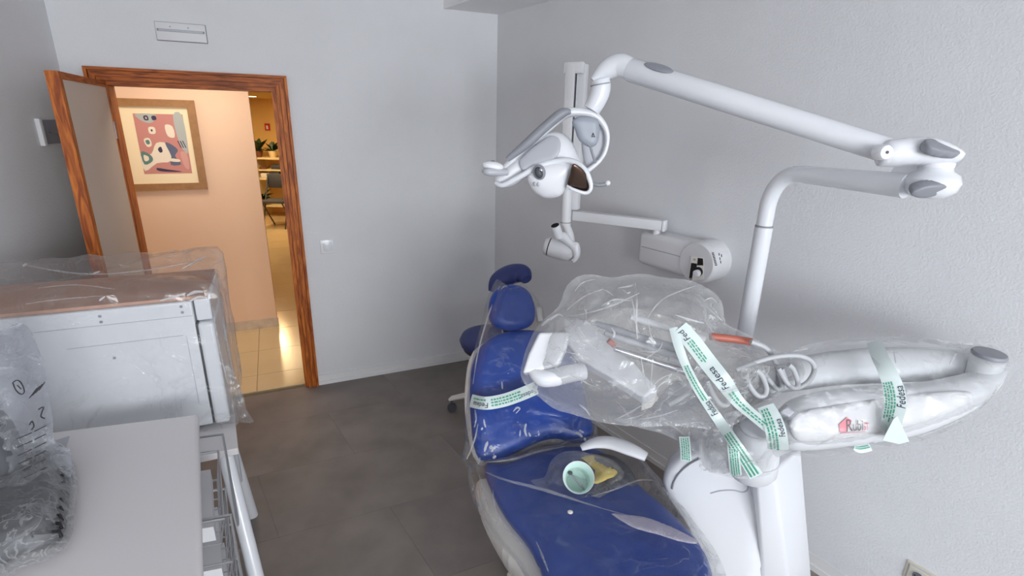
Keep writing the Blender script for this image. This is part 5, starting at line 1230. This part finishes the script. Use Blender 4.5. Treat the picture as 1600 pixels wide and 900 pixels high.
# plastic over the cabinet: a loose hood
def hood():
    m = MB(); nU, nZ = 44, 16; per = [(-0.03, -0.018), (CL+0.02, -0.018), (CL+0.02, CDp+0.02), (-0.03, CDp+0.02)]
    Ls = [0]
    for i in range(4): a, b = per[i], per[(i+1) % 4]; Ls.append(Ls[-1] + math.hypot(b[0]-a[0], b[1]-a[1]))
    def ring(t):
        s = t*Ls[-1]; i = max(k for k in range(4) if Ls[k] <= s+1e-9); f = (s-Ls[i])/(Ls[i+1]-Ls[i]); a, b = per[i], per[(i+1) % 4]
        return c1 + FD*(a[0]+(b[0]-a[0])*f) + DD_*(a[1]+(b[1]-a[1])*f)
    N2 = nU*3; ctr = c1 + FD*CL/2 + DD_*CDp/2; vs = []; fs = []
    levels = [(CZ0+0.002, 1.0, 0.016), (CZ0+0.05, 1.0, 0.014)] + [(CZ0+0.05+(CZ1-CZ0-0.05)*k/8, 1.0, 0.010) for k in range(1, 9)] + [(CZ1+0.035, 0.995, 0.014), (CZ1+0.06, 0.96, 0.02), (CZ1+0.075, 0.8, 0.024), (CZ1+0.07, 0.5, 0.024), (CZ1+0.065, 0.2, 0.02), (CZ1+0.065, 0.01, 0.0)]
    for li, (z, sc_, am) in enumerate(levels):
        for k in range(N2):
            p = ring(k/N2); p = ctr + (V((p.x, p.y, 0)) - V((ctr.x, ctr.y, 0)))*sc_ if sc_ < 1 else p
            p = V((p.x, p.y, z)); out = (p - V((ctr.x, ctr.y, z))); out = out.normalized() if out.length > 1e-6 else V((1, 0, 0))
            nz = noise.noise(p*11) + 0.6*noise.noise(p*27)
            p = p + out*max(-0.004, am*nz) + (UP*am*1.1*noise.noise(p*9 + V((5, 1, 2))) if z > CZ1+0.02 else V((0, 0, 0)))
            # the bag stands up in a ridge along the back
            back_ = (p - c1).dot(DD_)/CDp
            if z > CZ1+0.02: p.z += 0.045*max(0, back_-0.2)
            vs.append(p)
    for li in range(len(levels)-1):
        for k in range(N2): fs.append((li*N2+k, li*N2+(k+1) % N2, (li+1)*N2+(k+1) % N2, (li+1)*N2+k))
    m.add(vs, fs)
    return m
hm = hood(); KH = 'loose clear plastic hood over the white cabinet and cardboard'
BVH[KH] = BVHTree.FromPolygons([tuple(v) for v in hm.v], hm.f)
o = hm.build('plastic_hood', 'film_box', None, 50); tag(o, KH, 'plastic cover'); o['cover'] = KH
creases(o, [(3, [(32, 412), (80, 422), (130, 428), (170, 428)]), (3, [(170, 428), (230, 422), (290, 412), (322, 406)]), (2, [(60, 450), (120, 445), (180, 452)]), (2, [(40, 475), (90, 468), (160, 462)]), (2, [(332, 480), (342, 540), (356, 600)]), (3, [(345, 470), (352, 520), (366, 590)])], 'film_soft')
creases(o, [(4, [(250, 470), (272, 464), (290, 458)]), (5, [(292, 462), (305, 456), (318, 456)]), (4, [(298, 470), (310, 464), (321, 465)]), (3, [(284, 420), (300, 412), (321, 400)]), (4, [(34, 408), (42, 412), (36, 416)]), (3, [(155, 470), (164, 463)]), (3, [(145, 428), (156, 424)])], 'film_spark')
# bag corners that stick out
TF = frame(PZ(372, 630, 0.80), V((0.2, -0.95, 0.1)))
cover('plastic_tail', TF, [(345, 560), (362, 575), (378, 610), (385, 640), (397, 660), (372, 660), (352, 668), (345, 640)], 0.01, 0.02, 0.03, 'film_clear', 'crumpled plastic tail at the right side of the cabinet', 'plastic cover', res=22, wob=(0.010, 20, 0.006, 50), seed=41.0)

# foreground table with wire baskets
FZ = 0.90
f0 = PZ(310, 646, FZ); fr1 = PZ(316, 899, FZ); fe = (fr1-f0).normalized(); fbk = (PZ(90, 673, FZ) - f0).normalized()
ft = thing('work_table', 'white work table top in the left foreground', 'table', V((f0.x, f0.y, 0)))
FL, FW = 1.05, 0.62
q = [f0, f0 + fbk*FW, f0 + fbk*FW*0.98 + fe*FL, f0 + fe*FL]
m = MB(); m.hexa([p - UP*0.032 for p in q], list(q)); o = m.build('table_top', 'table_white', ft, 0); md = o.modifiers.new('round', 'BEVEL'); md.width = 0.012; md.segments = 4; o.data.shade_smooth(); o.data.set_sharp_from_angle(angle=R_(45))
for a, b in ((0.05, 0.05), (FW-0.06, 0.05), (0.05, FL-0.06), (FW-0.06, FL-0.06)):
    p = f0 + fbk*a + fe*b; m = MB(); m.tube([V((p.x, p.y, 0)), V((p.x, p.y, FZ-0.03))], 0.02, 14); m.build('leg', 'white_enamel', ft)
bk0 = f0 + fe*0.10 + fbk*0.10
rack = thing('basket_rack', 'chrome wire rack frame under the foreground table', 'rack', V((bk0.x, bk0.y, 0)))
def wire(pts, r, par, name, closed=False):
    m = MB(); m.tube(pts + ([pts[0], pts[1]] if closed else []), r, 8); return m.build(name, 'wire', par)
gx = -fbk; 
for b in (0.06, 0.50):
    p0 = f0 + fe*b + fbk*0.36; p1 = f0 + fe*b - fbk*0.065
    wire([V((p0.x, p0.y, 0.02)), V((p0.x, p0.y, 0.84)), V((p1.x, p1.y, 0.84)), V((p1.x, p1.y, 0.50)), V((p1.x, p1.y, 0.02))], 0.005, rack, 'rack_frame')
for lv in range(5):
    z = 0.80 - lv*0.155
    c = f0 + fe*0.28
    bs = thing('wire_basket', ('topmost', 'second from the top', 'middle', 'second from the bottom', 'lowest')[lv] + ' wire basket in the rack under the foreground table', 'basket', V((c.x, c.y, z-0.10)), 'wire baskets under the table')
    r0, r1 = 0.10, 0.46; x0_, x1_ = 0.34, -0.045
    rim_ = [f0 + fe*r0 + fbk*x0_, f0 + fe*r0 + fbk*x1_, f0 + fe*r1 + fbk*x1_, f0 + fe*r1 + fbk*x0_]
    wire([V((p.x, p.y, z)) for p in rim_], 0.0045, bs, 'basket_rim', True)
    low_ = [f0 + fe*(r0+0.02) + fbk*(x0_-0.02), f0 + fe*(r0+0.02) + fbk*(x1_+0.018), f0 + fe*(r1-0.02) + fbk*(x1_+0.018), f0 + fe*(r1-0.02) + fbk*(x0_-0.02)]
    wire([V((p.x, p.y, z-0.10)) for p in low_], 0.0035, bs, 'basket_base', True)
    for k in range(7):
        t_ = k/6; a = rim_[1]*(1-t_) + rim_[2]*t_; b = low_[1]*(1-t_) + low_[2]*t_; e_ = low_[0]*(1-t_) + low_[3]*t_; g_ = rim_[0]*(1-t_) + rim_[3]*t_
        wire([V((a.x, a.y, z)), V((b.x, b.y, z-0.10)), V((e_.x, e_.y, z-0.10)), V((g_.x, g_.y, z))], 0.0025, bs, 'basket_wire')
    m = MB(); q = [V((p.x, p.y, z-0.096)) for p in low_]; q = [p*0.92 + (q[0]+q[1]+q[2]+q[3])/4*0.08 for p in q]; m.hexa(q, [p + UP*0.05 for p in q]); tag(m.build('paper_packet', 'white_matte', None, 0), ('topmost', 'second', 'third', 'fourth', 'lowest')[lv] + ' white packet stack lying in its wire basket, counted from above', 'packet', 'packets in the wire baskets')

# dark device in a grey bag on the foreground table
gb = thing('wrapped_device', 'dark ribbed device wrapped in plastic on the left foreground table', 'device', PZ(50, 860, FZ))
df = (V((0, 0, FZ+0.02)), V((1, 0, 0)), V((0, 1, 0)), UP)
m = MB(); inflate(m, df, fpix(df, [(60, 720), (95, 715), (108, 740), (108, 790), (98, 838), (70, 850), (30, 865), (-40, 880), (-60, 760), (0, 740)]), 0.05, 0.018, 0.035, 3, 22); dv_ = m.build('device_body', 'dark_grey', gb, 50)
for k in range(9):
    y = 730 + k*12.5; a, b = PZ(62-k*1.5, y+3, FZ+0.056), PZ(98-k*0.6, y, FZ+0.056)
    m = MB(); m.tube([a - UP*0.012, a, b, b - UP*0.016], 0.0042, 8); m.build('rib', 'black', dv_)
m = MB(); m.ball(PZ(84, 705, FZ+0.05), 0.028, 0.02, 0.018, n=18, m=10); m.build('device_knob', 'dark_grey', dv_, 60)
df2 = frame(P(0, 700, 1.16), V((0.3, -0.8, 0.5)))
m = MB(); inflate(m, df2, fpix(df2, [(-60, 620), (0, 640), (30, 690), (45, 760), (60, 830), (40, 850), (-60, 860)]), 0.04, 0.06, 0.05, 3, 18); m.build('device_cover', 'dark_grey', gb, 60)
GB = frame(P(30, 720, 1.17), V((0.35, -0.78, 0.52)))
gbag = cover('plastic_bag', GB, [(-60, 520), (0, 518), (28, 506), (48, 514), (60, 545), (74, 590), (80, 640), (84, 690), (104, 702), (114, 740), (116, 790), (104, 838), (70, 862), (20, 888), (-60, 905)], 0.05, 0.08, 0.09, 'film_grey', 'crumpled grey printed plastic bag standing at the left edge', 'plastic bag', res=50, wob=(0.016, 11, 0.012, 30), seed=51.0)
cover('plastic_bag', (V((0, 0, FZ+0.02)), V((1, 0, 0)), V((0, 1, 0)), UP), [(50, 700), (85, 690), (108, 705), (118, 745), (117, 800), (106, 850), (75, 872), (30, 890), (-60, 930), (-90, 780), (0, 720)], 0.075, 0.015, 0.05, 'film_dark', 'low crumpled plastic wrap over the dark device on the foreground table', 'plastic bag', res=40, wob=(0.012, 14, 0.010, 34), seed=57.0)
# faded print on that bag
def gp(px, py): return PP(px, py, GB[0] + GB[3]*0.068, GB[3])
def stroke(pts, r, k=4):
    q = [gp(*p) for p in pts]; m = MB(); m.tube(spline(q, k) if len(q) > 2 else q, r, 6); m.build('print_stroke', 'ink_grey', gbag, 0)
stroke([(20, 598), (27, 594), (34, 600), (38, 612), (33, 616), (25, 610), (20, 598)], 0.0016); stroke([(27, 602), (33, 608)], 0.0014)
for k in range(4): stroke([(46+k*5, 622-k*4), (58+k*4, 606-k*3)], 0.0013)
stroke([(60, 640), (68, 636), (64, 650), (70, 654)], 0.0018); stroke([(46, 664), (50, 658), (53, 666), (49, 672)], 0.0016)
for k in range(6):
    y = 668 + k*13; stroke([(26+k, y+18), (50, y+8)], 0.0014); stroke([(54, y+6), (72, y-3)], 0.0014)
m = MB(); q = [PZ(80, 690, FZ+0.004), PZ(108, 681, FZ+0.004), PZ(103, 696, FZ+0.004), PZ(98, 701, FZ+0.004)]; m.hexa([p - UP*0.003 for p in q], q); tag(m.build('paper_slip', 'pale_grey', None, 0), 'small grey paper slip by the bag on the foreground table', 'paper')
